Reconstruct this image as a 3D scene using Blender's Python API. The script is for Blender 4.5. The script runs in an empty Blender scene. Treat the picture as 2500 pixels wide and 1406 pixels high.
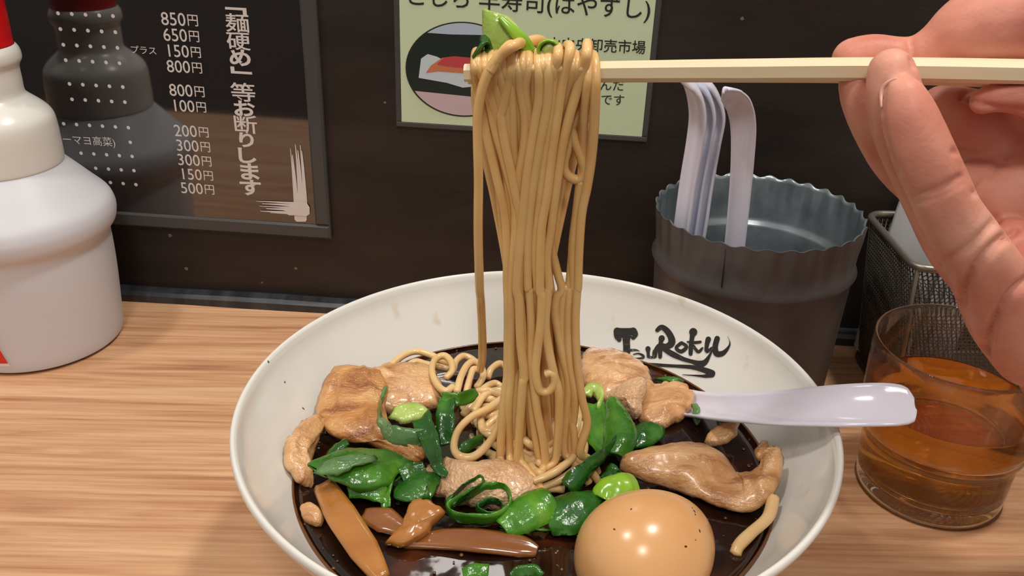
import bpy, bmesh, math, random
import numpy as np
from mathutils import Vector, Matrix, noise as mnoise

random.seed(7)
scene = bpy.context.scene
COL = scene.collection
PI = math.pi

# ------------------------------------------------------------------ camera
F_PX, IMG_W, IMG_H = 2250.0, 2500.0, 1406.0
TILT, ROLL = math.radians(26.95), math.radians(1.18)
CAM = np.array([0.0, 0.0, 0.2636])
_ct, _st, _cr, _sr = math.cos(TILT), math.sin(TILT), math.cos(ROLL), math.sin(ROLL)
FWD = np.array([0, _ct, -_st]); _up = np.array([0, _st, _ct]); _rt = np.array([1.0, 0, 0])
RGT = _cr * _rt + _sr * _up
UPV = -_sr * _rt + _cr * _up
cam_data = bpy.data.cameras.new('camera')
cam_data.sensor_width = 36.0
cam_data.lens = F_PX / IMG_W * 36.0
cam_data.clip_start = 0.01
cam = bpy.data.objects.new('camera', cam_data)
COL.objects.link(cam)
cam.matrix_world = Matrix(((RGT[0], UPV[0], -FWD[0], CAM[0]), (RGT[1], UPV[1], -FWD[1], CAM[1]),
                           (RGT[2], UPV[2], -FWD[2], CAM[2]), (0, 0, 0, 1)))
scene.camera = cam

# ------------------------------------------------------------------ world, lamps, exposure
world = bpy.data.worlds.new('room_ambience'); scene.world = world
world.use_nodes = True
bg = world.node_tree.nodes['Background']
bg.inputs[0].default_value = (1.0, 0.93, 0.86, 1); bg.inputs[1].default_value = 0.42

def area(name, loc, target, power, size, color=(1, 0.95, 0.88)):
    l = bpy.data.lights.new(name, 'AREA'); l.shape = 'DISK'; l.size = size; l.energy = power; l.color = color
    o = bpy.data.objects.new(name, l); COL.objects.link(o); o.location = loc
    d = Vector(target) - Vector(loc); o.rotation_euler = d.to_track_quat('-Z', 'Y').to_euler()
    return o
area('ceiling_lamp_right', (0.42, 0.30, 1.45), (0.05, 0.3, 0.05), 9.0, 0.16)
area('ceiling_lamp_left', (-0.55, 0.12, 1.45), (0.0, 0.3, 0.05), 6.0, 0.16)
area('ceiling_lamp_room', (0.05, -0.75, 1.55), (0.0, 0.3, 0.05), 9.0, 0.30)

area('kitchen_lamp', (-0.06, 1.12, 0.93), (0.0, 0.25, 0.05), 0.28, 0.12)

scene.view_settings.view_transform = 'Standard'
scene.view_settings.look = 'None'
scene.view_settings.gamma = 1.0
scene.view_settings.use_curve_mapping = False
scene.view_settings.exposure = 0.0

# ------------------------------------------------------------------ measuring helpers (a photo pixel and a distance give a point)
def ray(x, y):
    d = (x - IMG_W / 2) / F_PX * RGT - (y - IMG_H / 2) / F_PX * UPV + FWD
    return d / np.linalg.norm(d)
def atz(x, y, z):
    d = ray(x, y); return CAM + d * ((z - CAM[2]) / d[2])
def aty(x, y, Y):
    d = ray(x, y); return CAM + d * (Y / d[1])
def topx(P):
    q = np.asarray(P) - CAM; w = q @ FWD
    return np.stack([IMG_W / 2 + F_PX * (q @ RGT) / w, IMG_H / 2 - F_PX * (q @ UPV) / w], -1)
WALL_YAW = math.atan(0.084)
WALL_N = np.array([math.sin(WALL_YAW), math.cos(WALL_YAW), 0])      # pointing into the wall
WALL_U = np.array([math.cos(WALL_YAW), -math.sin(WALL_YAW), 0])
WALL_P = np.array([-0.174, 0.4951, 0])
def onwall(x, y, off=0.0):
    d = ray(x, y); p0 = WALL_P - WALL_N * off
    return CAM + d * (((p0 - CAM) @ WALL_N) / (d @ WALL_N))
def wp(u, z, off=0.0):
    return WALL_P + WALL_U * u - WALL_N * off + np.array([0, 0, z])

# ------------------------------------------------------------------ materials
def lin(c):
    return tuple(((v / 255) / 12.92 if v / 255 <= 0.04045 else ((v / 255 + 0.055) / 1.055) ** 2.4) for v in c) + (1,)
def setin(b, **kw):
    for k, v in kw.items():
        b.inputs[k.replace('_', ' ')].default_value = v
def mat(name, col, rough=0.5, spec=0.5, **kw):
    m = bpy.data.materials.new(name); m.use_nodes = True
    b = m.node_tree.nodes['Principled BSDF']
    b.inputs['Base Color'].default_value = lin(col); b.inputs['Roughness'].default_value = rough
    b.inputs['Specular IOR Level'].default_value = spec
    setin(b, **kw)
    return m
def nd(m, t, **kw):
    n = m.node_tree.nodes.new(t)
    for k, v in kw.items(): setattr(n, k, v)
    return n
def lk(m, a, b): m.node_tree.links.new(a, b)
def ramp(m, stops):
    r = nd(m, 'ShaderNodeValToRGB'); e = r.color_ramp.elements
    while len(e) < len(stops): e.new(0.5)
    for el, (p, c) in zip(e, stops): el.position = p; el.color = lin(c)
    return r
def noisy(name, stops, scale=100.0, rough=0.4, stretch=(1, 1, 1), bump=0.0, bump_scale=None, bump_dist=0.001, detail=4.0, dist=0.0, spec=0.5, **kw):
    m = mat(name, stops[0][1], rough, spec, **kw)
    b = m.node_tree.nodes['Principled BSDF']
    tc = nd(m, 'ShaderNodeTexCoord'); mp = nd(m, 'ShaderNodeMapping'); mp.inputs['Scale'].default_value = stretch
    lk(m, tc.outputs['Object'], mp.inputs['Vector'])
    n = nd(m, 'ShaderNodeTexNoise'); n.inputs['Scale'].default_value = scale; n.inputs['Detail'].default_value = detail
    n.inputs['Distortion'].default_value = dist
    lk(m, mp.outputs['Vector'], n.inputs['Vector'])
    r = ramp(m, stops); lk(m, n.outputs['Fac'], r.inputs['Fac']); lk(m, r.outputs['Color'], b.inputs['Base Color'])
    if bump:
        n2 = nd(m, 'ShaderNodeTexNoise'); n2.inputs['Scale'].default_value = bump_scale or scale * 3
        n2.inputs['Detail'].default_value = 3; lk(m, mp.outputs['Vector'], n2.inputs['Vector'])
        bp = nd(m, 'ShaderNodeBump'); bp.inputs['Strength'].default_value = bump; bp.inputs['Distance'].default_value = bump_dist
        lk(m, n2.outputs['Fac'], bp.inputs['Height']); lk(m, bp.outputs['Normal'], b.inputs['Normal'])
    return m
SSS = dict(Subsurface_Weight=0.0)

# wood laminate counter
def make_wood():
    m = mat('counter_wood', (205, 155, 112), 0.34, 0.4)
    b = m.node_tree.nodes['Principled BSDF']
    tc = nd(m, 'ShaderNodeTexCoord')
    mp = nd(m, 'ShaderNodeMapping'); mp.inputs['Scale'].default_value = (1.0, 16.0, 1.0); mp.inputs['Rotation'].default_value = (0, 0, 0.07)
    lk(m, tc.outputs['Object'], mp.inputs['Vector'])
    n1 = nd(m, 'ShaderNodeTexNoise'); n1.inputs['Scale'].default_value = 5.5; n1.inputs['Detail'].default_value = 7; n1.inputs['Roughness'].default_value = 0.66; n1.inputs['Distortion'].default_value = 0.9
    lk(m, mp.outputs['Vector'], n1.inputs['Vector'])
    mp2 = nd(m, 'ShaderNodeMapping'); mp2.inputs['Scale'].default_value = (1.2, 60.0, 1.0); mp2.inputs['Rotation'].default_value = (0, 0, 0.07)
    lk(m, tc.outputs['Object'], mp2.inputs['Vector'])
    n2 = nd(m, 'ShaderNodeTexNoise'); n2.inputs['Scale'].default_value = 7.0; n2.inputs['Detail'].default_value = 5
    lk(m, mp2.outputs['Vector'], n2.inputs['Vector'])
    mx = nd(m, 'ShaderNodeMath', operation='MULTIPLY_ADD'); mx.inputs[1].default_value = 0.42
    lk(m, n2.outputs['Fac'], mx.inputs[0])
    ml = nd(m, 'ShaderNodeMath', operation='MULTIPLY'); ml.inputs[1].default_value = 0.62
    lk(m, n1.outputs['Fac'], ml.inputs[0]); lk(m, ml.outputs[0], mx.inputs[2])
    r = ramp(m, [(0.36, (166, 116, 84)), (0.47, (194, 144, 107)), (0.55, (209, 162, 123)), (0.68, (224, 182, 144))])
    lk(m, mx.outputs[0], r.inputs['Fac']); lk(m, r.outputs['Color'], b.inputs['Base Color'])
    bp = nd(m, 'ShaderNodeBump'); bp.inputs['Strength'].default_value = 0.12; bp.inputs['Distance'].default_value = 0.0005
    lk(m, n2.outputs['Fac'], bp.inputs['Height']); lk(m, bp.outputs['Normal'], b.inputs['Normal'])
    return m
M = {}
M['wood'] = make_wood()
M['wall'] = noisy('dark_wall', [(0.35, (37, 31, 27)), (0.65, (49, 41, 36))], 14.0, 0.36, (1, 1, 3), 0.10, 160, spec=0.35)
M['trim'] = noisy('dark_trim', [(0.35, (34, 36, 39)), (0.7, (58, 60, 64))], 30.0, 0.45, (4, 1, 1))

def make_ceramic():
    m = mat('white_ceramic', (236, 233, 225), 0.12, 0.55)
    b = m.node_tree.nodes['Principled BSDF']
    tc = nd(m, 'ShaderNodeTexCoord')
    # dried soup stains and pepper flecks that sit above the soup line
    n = nd(m, 'ShaderNodeTexNoise'); n.inputs['Scale'].default_value = 70; n.inputs['Detail'].default_value = 7
    lk(m, tc.outputs['Object'], n.inputs['Vector'])
    r = ramp(m, [(0.64, (226, 223, 216)), (0.74, (214, 202, 176))]); lk(m, n.outputs['Fac'], r.inputs['Fac'])
    v = nd(m, 'ShaderNodeTexVoronoi'); v.inputs['Scale'].default_value = 105; lk(m, tc.outputs['Object'], v.inputs['Vector'])
    n2 = nd(m, 'ShaderNodeTexNoise'); n2.inputs['Scale'].default_value = 40; lk(m, tc.outputs['Object'], n2.inputs['Vector'])
    lt = nd(m, 'ShaderNodeMath', operation='LESS_THAN'); lt.inputs[1].default_value = 0.085; lk(m, v.outputs['Distance'], lt.inputs[0])
    gt = nd(m, 'ShaderNodeMath', operation='GREATER_THAN'); gt.inputs[1].default_value = 0.585; lk(m, n2.outputs['Fac'], gt.inputs[0])
    mu = nd(m, 'ShaderNodeMath', operation='MULTIPLY'); lk(m, lt.outputs[0], mu.inputs[0]); lk(m, gt.outputs[0], mu.inputs[1])
    mx = nd(m, 'ShaderNodeMix', data_type='RGBA'); lk(m, mu.outputs[0], mx.inputs['Factor'])
    lk(m, r.outputs['Color'], mx.inputs[6]); mx.inputs[7].default_value = lin((110, 90, 66))
    lk(m, mx.outputs[2], b.inputs['Base Color'])
    return m
M['ceramic'] = make_ceramic()
M['ink'] = mat('brush_ink', (38, 34, 30), 0.3)
M['broth'] = noisy('dark_soy_broth', [(0.40, (26, 13, 8)), (0.62, (46, 22, 11)), (0.75, (84, 38, 14))], 38, 0.05, bump=0.10, bump_scale=60, spec=0.6)
M['foam'] = mat('broth_edge_oil', (98, 60, 28), 0.15, 0.6)
M['bubble'] = mat('oil_bubble', (84, 52, 26), 0.06, 0.9)
M['noodle'] = noisy('noodle_dough', [(0.3, (220, 172, 106)), (0.7, (234, 192, 130))], 60, 0.30, spec=0.55, Subsurface_Weight=0.15, Subsurface_Radius=(0.004, 0.002, 0.001), Subsurface_Scale=1.0)
M['noodle_wet'] = noisy('soaked_noodle_dough', [(0.3, (214, 174, 116)), (0.7, (232, 198, 144))], 60, 0.22, spec=0.6, Subsurface_Weight=0.15, Subsurface_Radius=(0.004, 0.002, 0.001), Subsurface_Scale=1.0)
M['pork'] = noisy('braised_pork', [(0.28, (158, 100, 54)), (0.5, (206, 154, 102)), (0.72, (224, 180, 130))], 70, 0.24, (1, 2.2, 1), 0.6, 520, 0.0009, spec=0.6, dist=0.8, Coat_Weight=0.4, Coat_Roughness=0.16)
M['pork_brown'] = noisy('soy_stained_pork', [(0.28, (140, 80, 34)), (0.5, (190, 130, 70)), (0.72, (214, 164, 104))], 62, 0.24, (1, 2.2, 1), 0.6, 520, 0.0009, spec=0.6, dist=0.8, Coat_Weight=0.4, Coat_Roughness=0.16)
M['pork_pale'] = noisy('pale_pork', [(0.30, (196, 148, 104)), (0.6, (222, 180, 138))], 80, 0.2, (1, 1, 1), 0.7, 650, 0.0015, spec=0.8, Coat_Weight=0.6, Coat_Roughness=0.12)
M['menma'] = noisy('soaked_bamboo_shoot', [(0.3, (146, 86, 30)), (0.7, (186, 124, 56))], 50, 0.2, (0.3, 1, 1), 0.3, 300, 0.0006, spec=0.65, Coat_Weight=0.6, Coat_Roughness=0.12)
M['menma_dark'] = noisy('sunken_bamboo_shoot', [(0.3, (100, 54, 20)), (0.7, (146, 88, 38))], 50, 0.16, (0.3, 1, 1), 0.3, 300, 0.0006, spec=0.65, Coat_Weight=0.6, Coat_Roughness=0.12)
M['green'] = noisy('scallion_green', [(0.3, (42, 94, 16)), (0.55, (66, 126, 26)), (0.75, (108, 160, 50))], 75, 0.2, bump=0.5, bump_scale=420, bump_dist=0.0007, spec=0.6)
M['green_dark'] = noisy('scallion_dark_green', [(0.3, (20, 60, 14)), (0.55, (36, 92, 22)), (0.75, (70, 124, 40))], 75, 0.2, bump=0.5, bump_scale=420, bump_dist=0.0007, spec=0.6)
M['green_pale'] = noisy('scallion_pale_green', [(0.3, (140, 172, 66)), (0.6, (182, 202, 110)), (0.8, (214, 220, 150))], 90, 0.2, bump=0.5, bump_scale=420, bump_dist=0.0007, spec=0.6)
M['green_lime'] = noisy('scallion_lime', [(0.3, (104, 158, 22)), (0.7, (146, 190, 52))], 60, 0.2, spec=0.6)
M['green_grey'] = noisy('scallion_grey_green', [(0.3, (70, 112, 60)), (0.7, (112, 148, 92))], 90, 0.22, bump=0.5, bump_scale=420, bump_dist=0.0007, spec=0.6)
def make_egg():
    m = noisy('soy_egg', [(0.35, (208, 155, 101)), (0.7, (219, 169, 116))], 22, 0.24, spec=0.55, Subsurface_Weight=0.1, Subsurface_Radius=(0.004, 0.002, 0.001), Subsurface_Scale=1.0)
    return m
M['egg'] = make_egg()
M['fleck'] = mat('pepper_fleck', (58, 38, 22), 0.5)
M['spoon'] = mat('lavender_white_melamine', (224, 220, 234), 0.14, 0.5)
M['spoon_blue'] = mat('bluish_white_melamine', (212, 216, 238), 0.16, 0.5)
M['chopstick'] = noisy('pale_birch', [(0.3, (230, 208, 168)), (0.7, (244, 228, 194))], 30, 0.5, (0.15, 4, 4))
M['skin'] = None
M['plastic'] = mat('milky_plastic', (209, 208, 213), 0.46, 0.5, Subsurface_Weight=0.25, Subsurface_Radius=(0.02, 0.02, 0.02), Subsurface_Scale=1.0)
M['cream'] = mat('cream_plastic', (228, 224, 216), 0.25, 0.5)
M['red'] = mat('red_plastic', (214, 14, 22), 0.3, 0.5)
M['label_red'] = mat('label_red', (214, 44, 38), 0.5)
M['label_white'] = mat('label_white', (226, 220, 218), 0.5)
M['tin'] = noisy('dark_tin', [(0.35, (82, 77, 76)), (0.65, (96, 91, 89))], 50, 0.45, (1, 1, 1), 0.12, 240, 0.0004, spec=0.4, Metallic=0.1)
M['tin_in'] = noisy('galvanised_tin', [(0.35, (112, 122, 127)), (0.65, (142, 152, 156))], 60, 0.3, (1, 1, 1), 0.15, 240, 0.0004, Metallic=0.55)
M['wire'] = mat('steel_wire', (146, 138, 126), 0.35, 0.5, Metallic=0.75)
M['wire_dark'] = mat('dark_steel_wire', (96, 88, 78), 0.4, 0.5, Metallic=0.6)
M['paper'] = mat('white_paper', (226, 226, 226), 0.7)
M['board'] = mat('black_print_sheet', (24, 17, 15), 0.05, 0.5, IOR=2.3)
M['case'] = mat('clear_vinyl_edge', (92, 90, 88), 0.16, 0.5, Transmission_Weight=0.35, IOR=1.3)
M['print'] = mat('white_print', (214, 206, 202), 0.45)
M['card'] = noisy('pale_green_card', [(0.35, (196, 212, 174)), (0.65, (204, 218, 184))], 8, 0.22, spec=0.4)
M['card_ink'] = mat('black_print', (36, 40, 34), 0.4)
def clear_mix(name, col, ior, part):
    # clear body: part of the light passes straight on, the rest refracts and reflects
    m = mat(name, col, 0.0, 0.5, Transmission_Weight=1.0, IOR=ior)
    b = m.node_tree.nodes['Principled BSDF']; out = m.node_tree.nodes['Material Output']
    t = nd(m, 'ShaderNodeBsdfTransparent'); t.inputs[0].default_value = lin(col)
    mx = nd(m, 'ShaderNodeMixShader'); mx.inputs[0].default_value = part
    lk(m, b.outputs[0], mx.inputs[1]); lk(m, t.outputs[0], mx.inputs[2]); lk(m, mx.outputs[0], out.inputs['Surface'])
    return m
M['glass'] = clear_mix('clear_glass', (250, 250, 248), 1.45, 0.12)
M['tea'] = clear_mix('amber_tea', (247, 178, 66), 1.33, 0.10)
for k, c in dict(p_dark=(28, 40, 36), p_rice=(196, 206, 214), p_red=(190, 70, 72), p_orange=(200, 118, 84), p_sky=(176, 190, 206), p_lilac=(196, 172, 176)).items():
    M[k] = mat('photo_' + k[2:], c, 0.3)

# ------------------------------------------------------------------ mesh helpers
def obj(name, verts, faces, m, parent=None, smooth=True):
    me = bpy.data.meshes.new(name)
    me.from_pydata([tuple(float(c) for c in v) for v in verts], [], faces)
    me.update()
    bm = bmesh.new(); bm.from_mesh(me); bmesh.ops.recalc_face_normals(bm, faces=bm.faces); bm.to_mesh(me); bm.free()
    if smooth: me.polygons.foreach_set('use_smooth', [True] * len(me.polygons))
    me.materials.append(M[m] if isinstance(m, str) else m)
    o = bpy.data.objects.new(name, me); COL.objects.link(o)
    if parent is not None: o.parent = parent
    return o
def tag(o, label=None, cat=None, group=None, kind=None):
    if label: o['label'] = label
    if cat: o['category'] = cat
    if group: o['group'] = group
    if kind: o['kind'] = kind
    return o
def empty(name, label, cat, group=None):
    o = bpy.data.objects.new(name, None); COL.objects.link(o); o.empty_display_size = 0.01
    return tag(o, label, cat, group)
def catmull(P, n=8, closed=False):
    P = [np.asarray(p, float) for p in P]; out = []
    L = len(P)
    if L == 2:
        return np.array([P[0] + (P[1] - P[0]) * i / n for i in range(n + 1)])
    rng = range(L if closed else L - 1)
    for i in rng:
        if closed: a, b, c, d = P[i - 1], P[i], P[(i + 1) % L], P[(i + 2) % L]
        else: a, b, c, d = P[max(i - 1, 0)], P[i], P[i + 1], P[min(i + 2, L - 1)]
        for k in range(n):
            t = k / n
            out.append(0.5 * (2 * b + (c - a) * t + (2 * a - 5 * b + 4 * c - d) * t * t + (3 * b - a - 3 * c + d) * t ** 3))
    if not closed: out.append(P[-1])
    return np.array(out)
def frames(P, up=None, closed=False):
    T = np.gradient(P, axis=0) if not closed else np.roll(P, -1, 0) - np.roll(P, 1, 0)
    T /= np.linalg.norm(T, axis=1)[:, None] + 1e-12
    N = []; n = np.array(up if up is not None else (0, 0, 1.0), float)
    if abs(n @ T[0]) > 0.95: n = np.array((1.0, 0.2, 0))
    for t in T:
        if up is not None: n = np.array(up, float)
        n = n - (n @ t) * t; n /= np.linalg.norm(n) + 1e-12; N.append(n.copy())
    N = np.array(N); B = np.cross(T, N)
    return T, N, B
def tube_geo(P, r, seg=8, up=None, flat=1.0, closed=False):
    P = np.asarray(P, float); n = len(P)
    r = np.full(n, r) if np.isscalar(r) else np.interp(np.linspace(0, 1, n), np.linspace(0, 1, len(r)), r)
    T, N, B = frames(P, up, closed)
    V, Fc = [], []
    for i in range(n):
        for k in range(seg):
            a = 2 * PI * k / seg
            V.append(P[i] + r[i] * (math.cos(a) * B[i] + flat * math.sin(a) * N[i]))
    m = n if closed else n - 1
    for i in range(m):
        j = (i + 1) % n
        for k in range(seg):
            k2 = (k + 1) % seg
            Fc.append((i * seg + k, i * seg + k2, j * seg + k2, j * seg + k))
    if not closed:
        c0 = len(V); V.append(P[0] - T[0] * r[0] * 0.4); c1 = len(V); V.append(P[-1] + T[-1] * r[-1] * 0.4)
        for k in range(seg):
            k2 = (k + 1) % seg
            Fc.append((c0, k2, k)); Fc.append((c1, (n - 1) * seg + k, (n - 1) * seg + k2))
    return V, Fc
def tube(name, P, r, m, parent=None, seg=8, up=None, flat=1.0, closed=False):
    return obj(name, *tube_geo(P, r, seg, up, flat, closed), m, parent)
def merge(geos):
    V, Fc = [], []
    for v, f in geos:
        o = len(V); V += list(v); Fc += [tuple(i + o for i in q) for q in f]
    return V, Fc
def lathe(name, prof, c, m, parent=None, n=96, rmod=None, closed_prof=False, caps=False):
    V, Fc = [], []; L = len(prof)
    for i in range(n):
        a = 2 * PI * i / n
        for j, (r, z) in enumerate(prof):
            rr, zz = (r, z) if rmod is None else rmod(a, r, z, j)
            V.append((c[0] + rr * math.cos(a), c[1] + rr * math.sin(a), zz))
    for i in range(n):
        i2 = (i + 1) % n
        for j in range(L if closed_prof else L - 1):
            j2 = (j + 1) % L
            Fc.append((i * L + j, i2 * L + j, i2 * L + j2, i * L + j2))
    if caps:
        Fc.append(tuple(i * L for i in range(n))); Fc.append(tuple(i * L + L - 1 for i in range(n)))
    o = obj(name, V, Fc, m, parent)
    bm = bmesh.new(); bm.from_mesh(o.data); bmesh.ops.remove_doubles(bm, verts=bm.verts, dist=1e-6)
    bmesh.ops.recalc_face_normals(bm, faces=bm.faces); bm.to_mesh(o.data); bm.free()
    return o
def box_geo(p0, p1):
    x0, y0, z0 = p0; x1, y1, z1 = p1
    V = [(x0, y0, z0), (x1, y0, z0), (x1, y1, z0), (x0, y1, z0), (x0, y0, z1), (x1, y0, z1), (x1, y1, z1), (x0, y1, z1)]
    return V, [(0, 3, 2, 1), (4, 5, 6, 7), (0, 1, 5, 4), (1, 2, 6, 5), (2, 3, 7, 6), (3, 0, 4, 7)]
def frame_box(o, u, v, w, du, dv, dw):
    """box spanned by du,dv,dw ranges along axes u,v,w from o"""
    V = [np.asarray(o) + np.asarray(u) * a + np.asarray(v) * b + np.asarray(w) * c for c in dw for b in dv for a in du]
    return V, [(0, 2, 3, 1), (4, 5, 7, 6), (0, 1, 5, 4), (1, 3, 7, 5), (3, 2, 6, 7), (2, 0, 4, 6)]
def patty(name, outline, center, thick, m, parent=None, rings=14, per=9, rough=0.0006, nscale=170, bulge=0.0, seed=0, dome=None):
    """a soft slab inside a closed 3D outline: points (px, py, height)"""
    O = catmull([atz(*p) for p in outline], per, True)
    rngs = np.random.RandomState(seed)
    c = atz(*center); n = len(O)
    V, Fc = [], []
    nrm = np.zeros(3)
    for i in range(n): nrm += np.cross(O[i] - c, O[(i + 1) % n] - c)
    nrm /= np.linalg.norm(nrm)
    if nrm[2] < 0: nrm = -nrm
    def disp(p, k): return nrm * mnoise.fractal(Vector(p * nscale) + Vector((seed * 7.1, 0, k)), 0.8, 2.1, 4) * rough
    def layer(sgn):
        base = len(V)
        for k in range(1, rings + 1):
            s = k / rings
            h = thick * 0.5 * max(0.0, 1 - s ** 9) ** 0.5
            for i in range(n):
                e = 1 + 0.13 * mnoise.fractal(Vector(O[i] * 300), 0.8, 2, 3) * (s ** 4)
                p = c + (O[i] - c) * s * e + nrm * (bulge * (1 - s * s))
                V.append(p + nrm * sgn * h + disp(p, 0 if sgn > 0 else 5) * (1 if k < rings else 0.0))
        ci = len(V); V.append(c + nrm * (bulge + sgn * thick * 0.5))
        for k in range(rings - 1):
            for i in range(n):
                j = (i + 1) % n
                Fc.append((base + k * n + i, base + k * n + j, base + (k + 1) * n + j, base + (k + 1) * n + i))
        for i in range(n): Fc.append((ci, base + i, base + (i + 1) % n))
    layer(1); layer(-1)
    o = obj(name, V, Fc, m, parent)
    bm = bmesh.new(); bm.from_mesh(o.data); bmesh.ops.remove_doubles(bm, verts=bm.verts, dist=2e-6)
    bmesh.ops.recalc_face_normals(bm, faces=bm.faces); bm.to_mesh(o.data); bm.free()
    return o
def ribbon(name, P, wdir, width, thick, m, parent=None, closed=False, curl=0.0, wn=5, sm=6):
    """a curved strip of leaf: path P, width along wdir (vector or list), given thickness"""
    P = catmull(P, sm, closed); n = len(P)
    wd = np.asarray(wdir, float)
    W = np.tile(wd, (n, 1)) if wd.ndim == 1 else np.stack([np.interp(np.linspace(0, 1, n), np.linspace(0, 1, len(wd)), wd[:, k]) for k in range(3)], 1)
    wv = np.full(n, width) if np.isscalar(width) else np.interp(np.linspace(0, 1, n), np.linspace(0, 1, len(width)), width)
    T = np.gradient(P, axis=0) if not closed else np.roll(P, -1, 0) - np.roll(P, 1, 0)
    T /= np.linalg.norm(T, axis=1)[:, None] + 1e-12
    W = W - (W * T).sum(1)[:, None] * T; W /= np.linalg.norm(W, axis=1)[:, None] + 1e-12
    N = np.cross(T, W)
    V, Fc = [], []
    for sgn in (1, -1):
        for i in range(n):
            for k in range(wn):
                s = 2 * k / (wn - 1) - 1
                e = 0.25 if abs(s) == 1 else 1
                V.append(P[i] + W[i] * s * wv[i] * 0.5 + N[i] * (curl * wv[i] * (s * s - 0.5) + sgn * thick * 0.5 * e))
    H = n * wn
    m_ = n if closed else n - 1
    for i in range(m_):
        j = (i + 1) % n
        for k in range(wn - 1):
            Fc.append((i * wn + k, i * wn + k + 1, j * wn + k + 1, j * wn + k))
            Fc.append((H + i * wn + k, H + j * wn + k, H + j * wn + k + 1, H + i * wn + k + 1))
        Fc.append((i * wn, j * wn, H + j * wn, H + i * wn))
        Fc.append((i * wn + wn - 1, H + i * wn + wn - 1, H + j * wn + wn - 1, j * wn + wn - 1))
    if not closed:
        for i in (0, n - 1):
            for k in range(wn - 1): Fc.append((i * wn + k, i * wn + k + 1, H + i * wn + k + 1, H + i * wn + k))
    return obj(name, V, Fc, m, parent)
def hollow(name, P, a, b, m, parent=None, up=(0, 0, 1), wall=0.0007, cut0=0.0, cut1=0.0, seg=20):
    """a cut length of hollow scallion leaf: flattened tube, slanted cuts"""
    P = catmull(P, 6); n = len(P)
    T, N, B = frames(P, up)
    av = np.interp(np.linspace(0, 1, n), np.linspace(0, 1, len(a)), a) if not np.isscalar(a) else np.full(n, a)
    bv = np.interp(np.linspace(0, 1, n), np.linspace(0, 1, len(b)), b) if not np.isscalar(b) else np.full(n, b)
    V, Fc = [], []
    for layer in (0, 1):
        for i in range(n):
            t = i / (n - 1)
            for k in range(seg):
                an = 2 * PI * k / seg
                ra, rb = av[i] - layer * wall, bv[i] - layer * wall
                sh = (cut0 * (1 - t) + cut1 * t) * math.cos(an)
                wob = 1 + 0.06 * math.sin(3 * an + i * 0.4)
                V.append(P[i] + B[i] * ra * math.cos(an) * wob + N[i] * rb * math.sin(an) * wob + T[i] * sh)
    H = n * seg
    for i in range(n - 1):
        for k in range(seg):
            k2 = (k + 1) % seg
            Fc.append((i * seg + k, i * seg + k2, (i + 1) * seg + k2, (i + 1) * seg + k))
            Fc.append((H + i * seg + k, H + (i + 1) * seg + k, H + (i + 1) * seg + k2, H + i * seg + k2))
    for i in (0, n - 1):
        for k in range(seg):
            k2 = (k + 1) % seg
            Fc.append((i * seg + k, i * seg + k2, H + i * seg + k2, H + i * seg + k))
    return obj(name, V, Fc, m, parent)
def crumple(o, amp, scale):
    me = o.data
    nn = [v.normal.copy() for v in me.vertices]
    for v, q in zip(me.vertices, nn):
        v.co += q * amp * mnoise.fractal(Vector(v.co * scale), 0.8, 2.0, 3)
    me.update(); return o
def loft(name, A_, B_, thick, m, rows=9, per=7, ripple=0.0, seed=0):
    """a meat slice between two long edges (px, py, height)"""
    a = catmull([atz(*p) for p in A_], per); b = catmull([atz(*p) for p in B_], per)
    n = min(len(a), len(b)); t = np.linspace(0, 1, n)
    rs = lambda q: np.stack([np.interp(t, np.linspace(0, 1, len(q)), q[:, k]) for k in range(3)], 1)
    a, b = rs(a), rs(b); V, Fc = [], []
    for sg in (1, -1):
        for i in range(n):
            nr = np.cross(b[i] - a[i], a[min(i + 1, n - 1)] - a[max(i - 1, 0)]); nr /= np.linalg.norm(nr) + 1e-9
            if nr[2] < 0: nr = -nr
            for k in range(rows):
                v = k / (rows - 1); e = 2 * v - 1; ends = min(i, n - 1 - i)
                h = thick * 0.5 * max(0.08, 1 - abs(e) ** 6) ** 0.5 * min(1, 0.35 + 0.25 * ends)
                p = a[i] + (b[i] - a[i]) * v
                d = mnoise.fractal(Vector((v * 7 + seed, t[i] * 3, seed)), 0.8, 2, 3) * ripple
                V.append(p + nr * (sg * h + d + 0.0012 * math.sin(PI * v)))
    H = n * rows
    for i in range(n - 1):
        for k in range(rows - 1):
            q = i * rows + k
            Fc += [(q, q + 1, q + rows + 1, q + rows), (H + q, H + q + rows, H + q + rows + 1, H + q + 1)]
        for k in (0, rows - 1): Fc.append((i * rows + k, (i + 1) * rows + k, H + (i + 1) * rows + k, H + i * rows + k))
    for i in (0, n - 1):
        for k in range(rows - 1): Fc.append((i * rows + k, i * rows + k + 1, H + i * rows + k + 1, H + i * rows + k))
    return obj(name, V, Fc, m)
def poly(name, pts, m, parent=None):
    return obj(name, pts, [tuple(range(len(pts)))], m, parent, smooth=False)

# ================================================================== SETTING
# back wall
V, Fc = frame_box(WALL_P, WALL_U, (0, 0, 1), WALL_N, (-1.6, 1.9), (-0.75, 0.285), (0, 0.03))
wall = tag(obj('wall_back', V, Fc, 'wall', smooth=False), 'dark brown wall panel behind the counter', kind='structure')
# small paint specks on the wall
for i, (sx, sy, sr) in enumerate([(455, 656, 5), (415, 575, 5), (722, 655, 4), (1812, 45, 4), (940, 250, 3), (640, 690, 3)]):
    c = onwall(sx, sy, 0.0003); k = sr / F_PX * 0.52
    pts = [c + WALL_U * k * math.cos(a) * (1 + 0.3 * math.sin(3 * a + i)) + np.array([0, 0, 1]) * k * math.sin(a) for a in np.linspace(0, 2 * PI, 10, endpoint=False)]
    poly('paint_speck', pts, mat('speck', (104, 100, 88), 0.6) if i == 0 else bpy.data.materials['speck'], wall)
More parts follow.
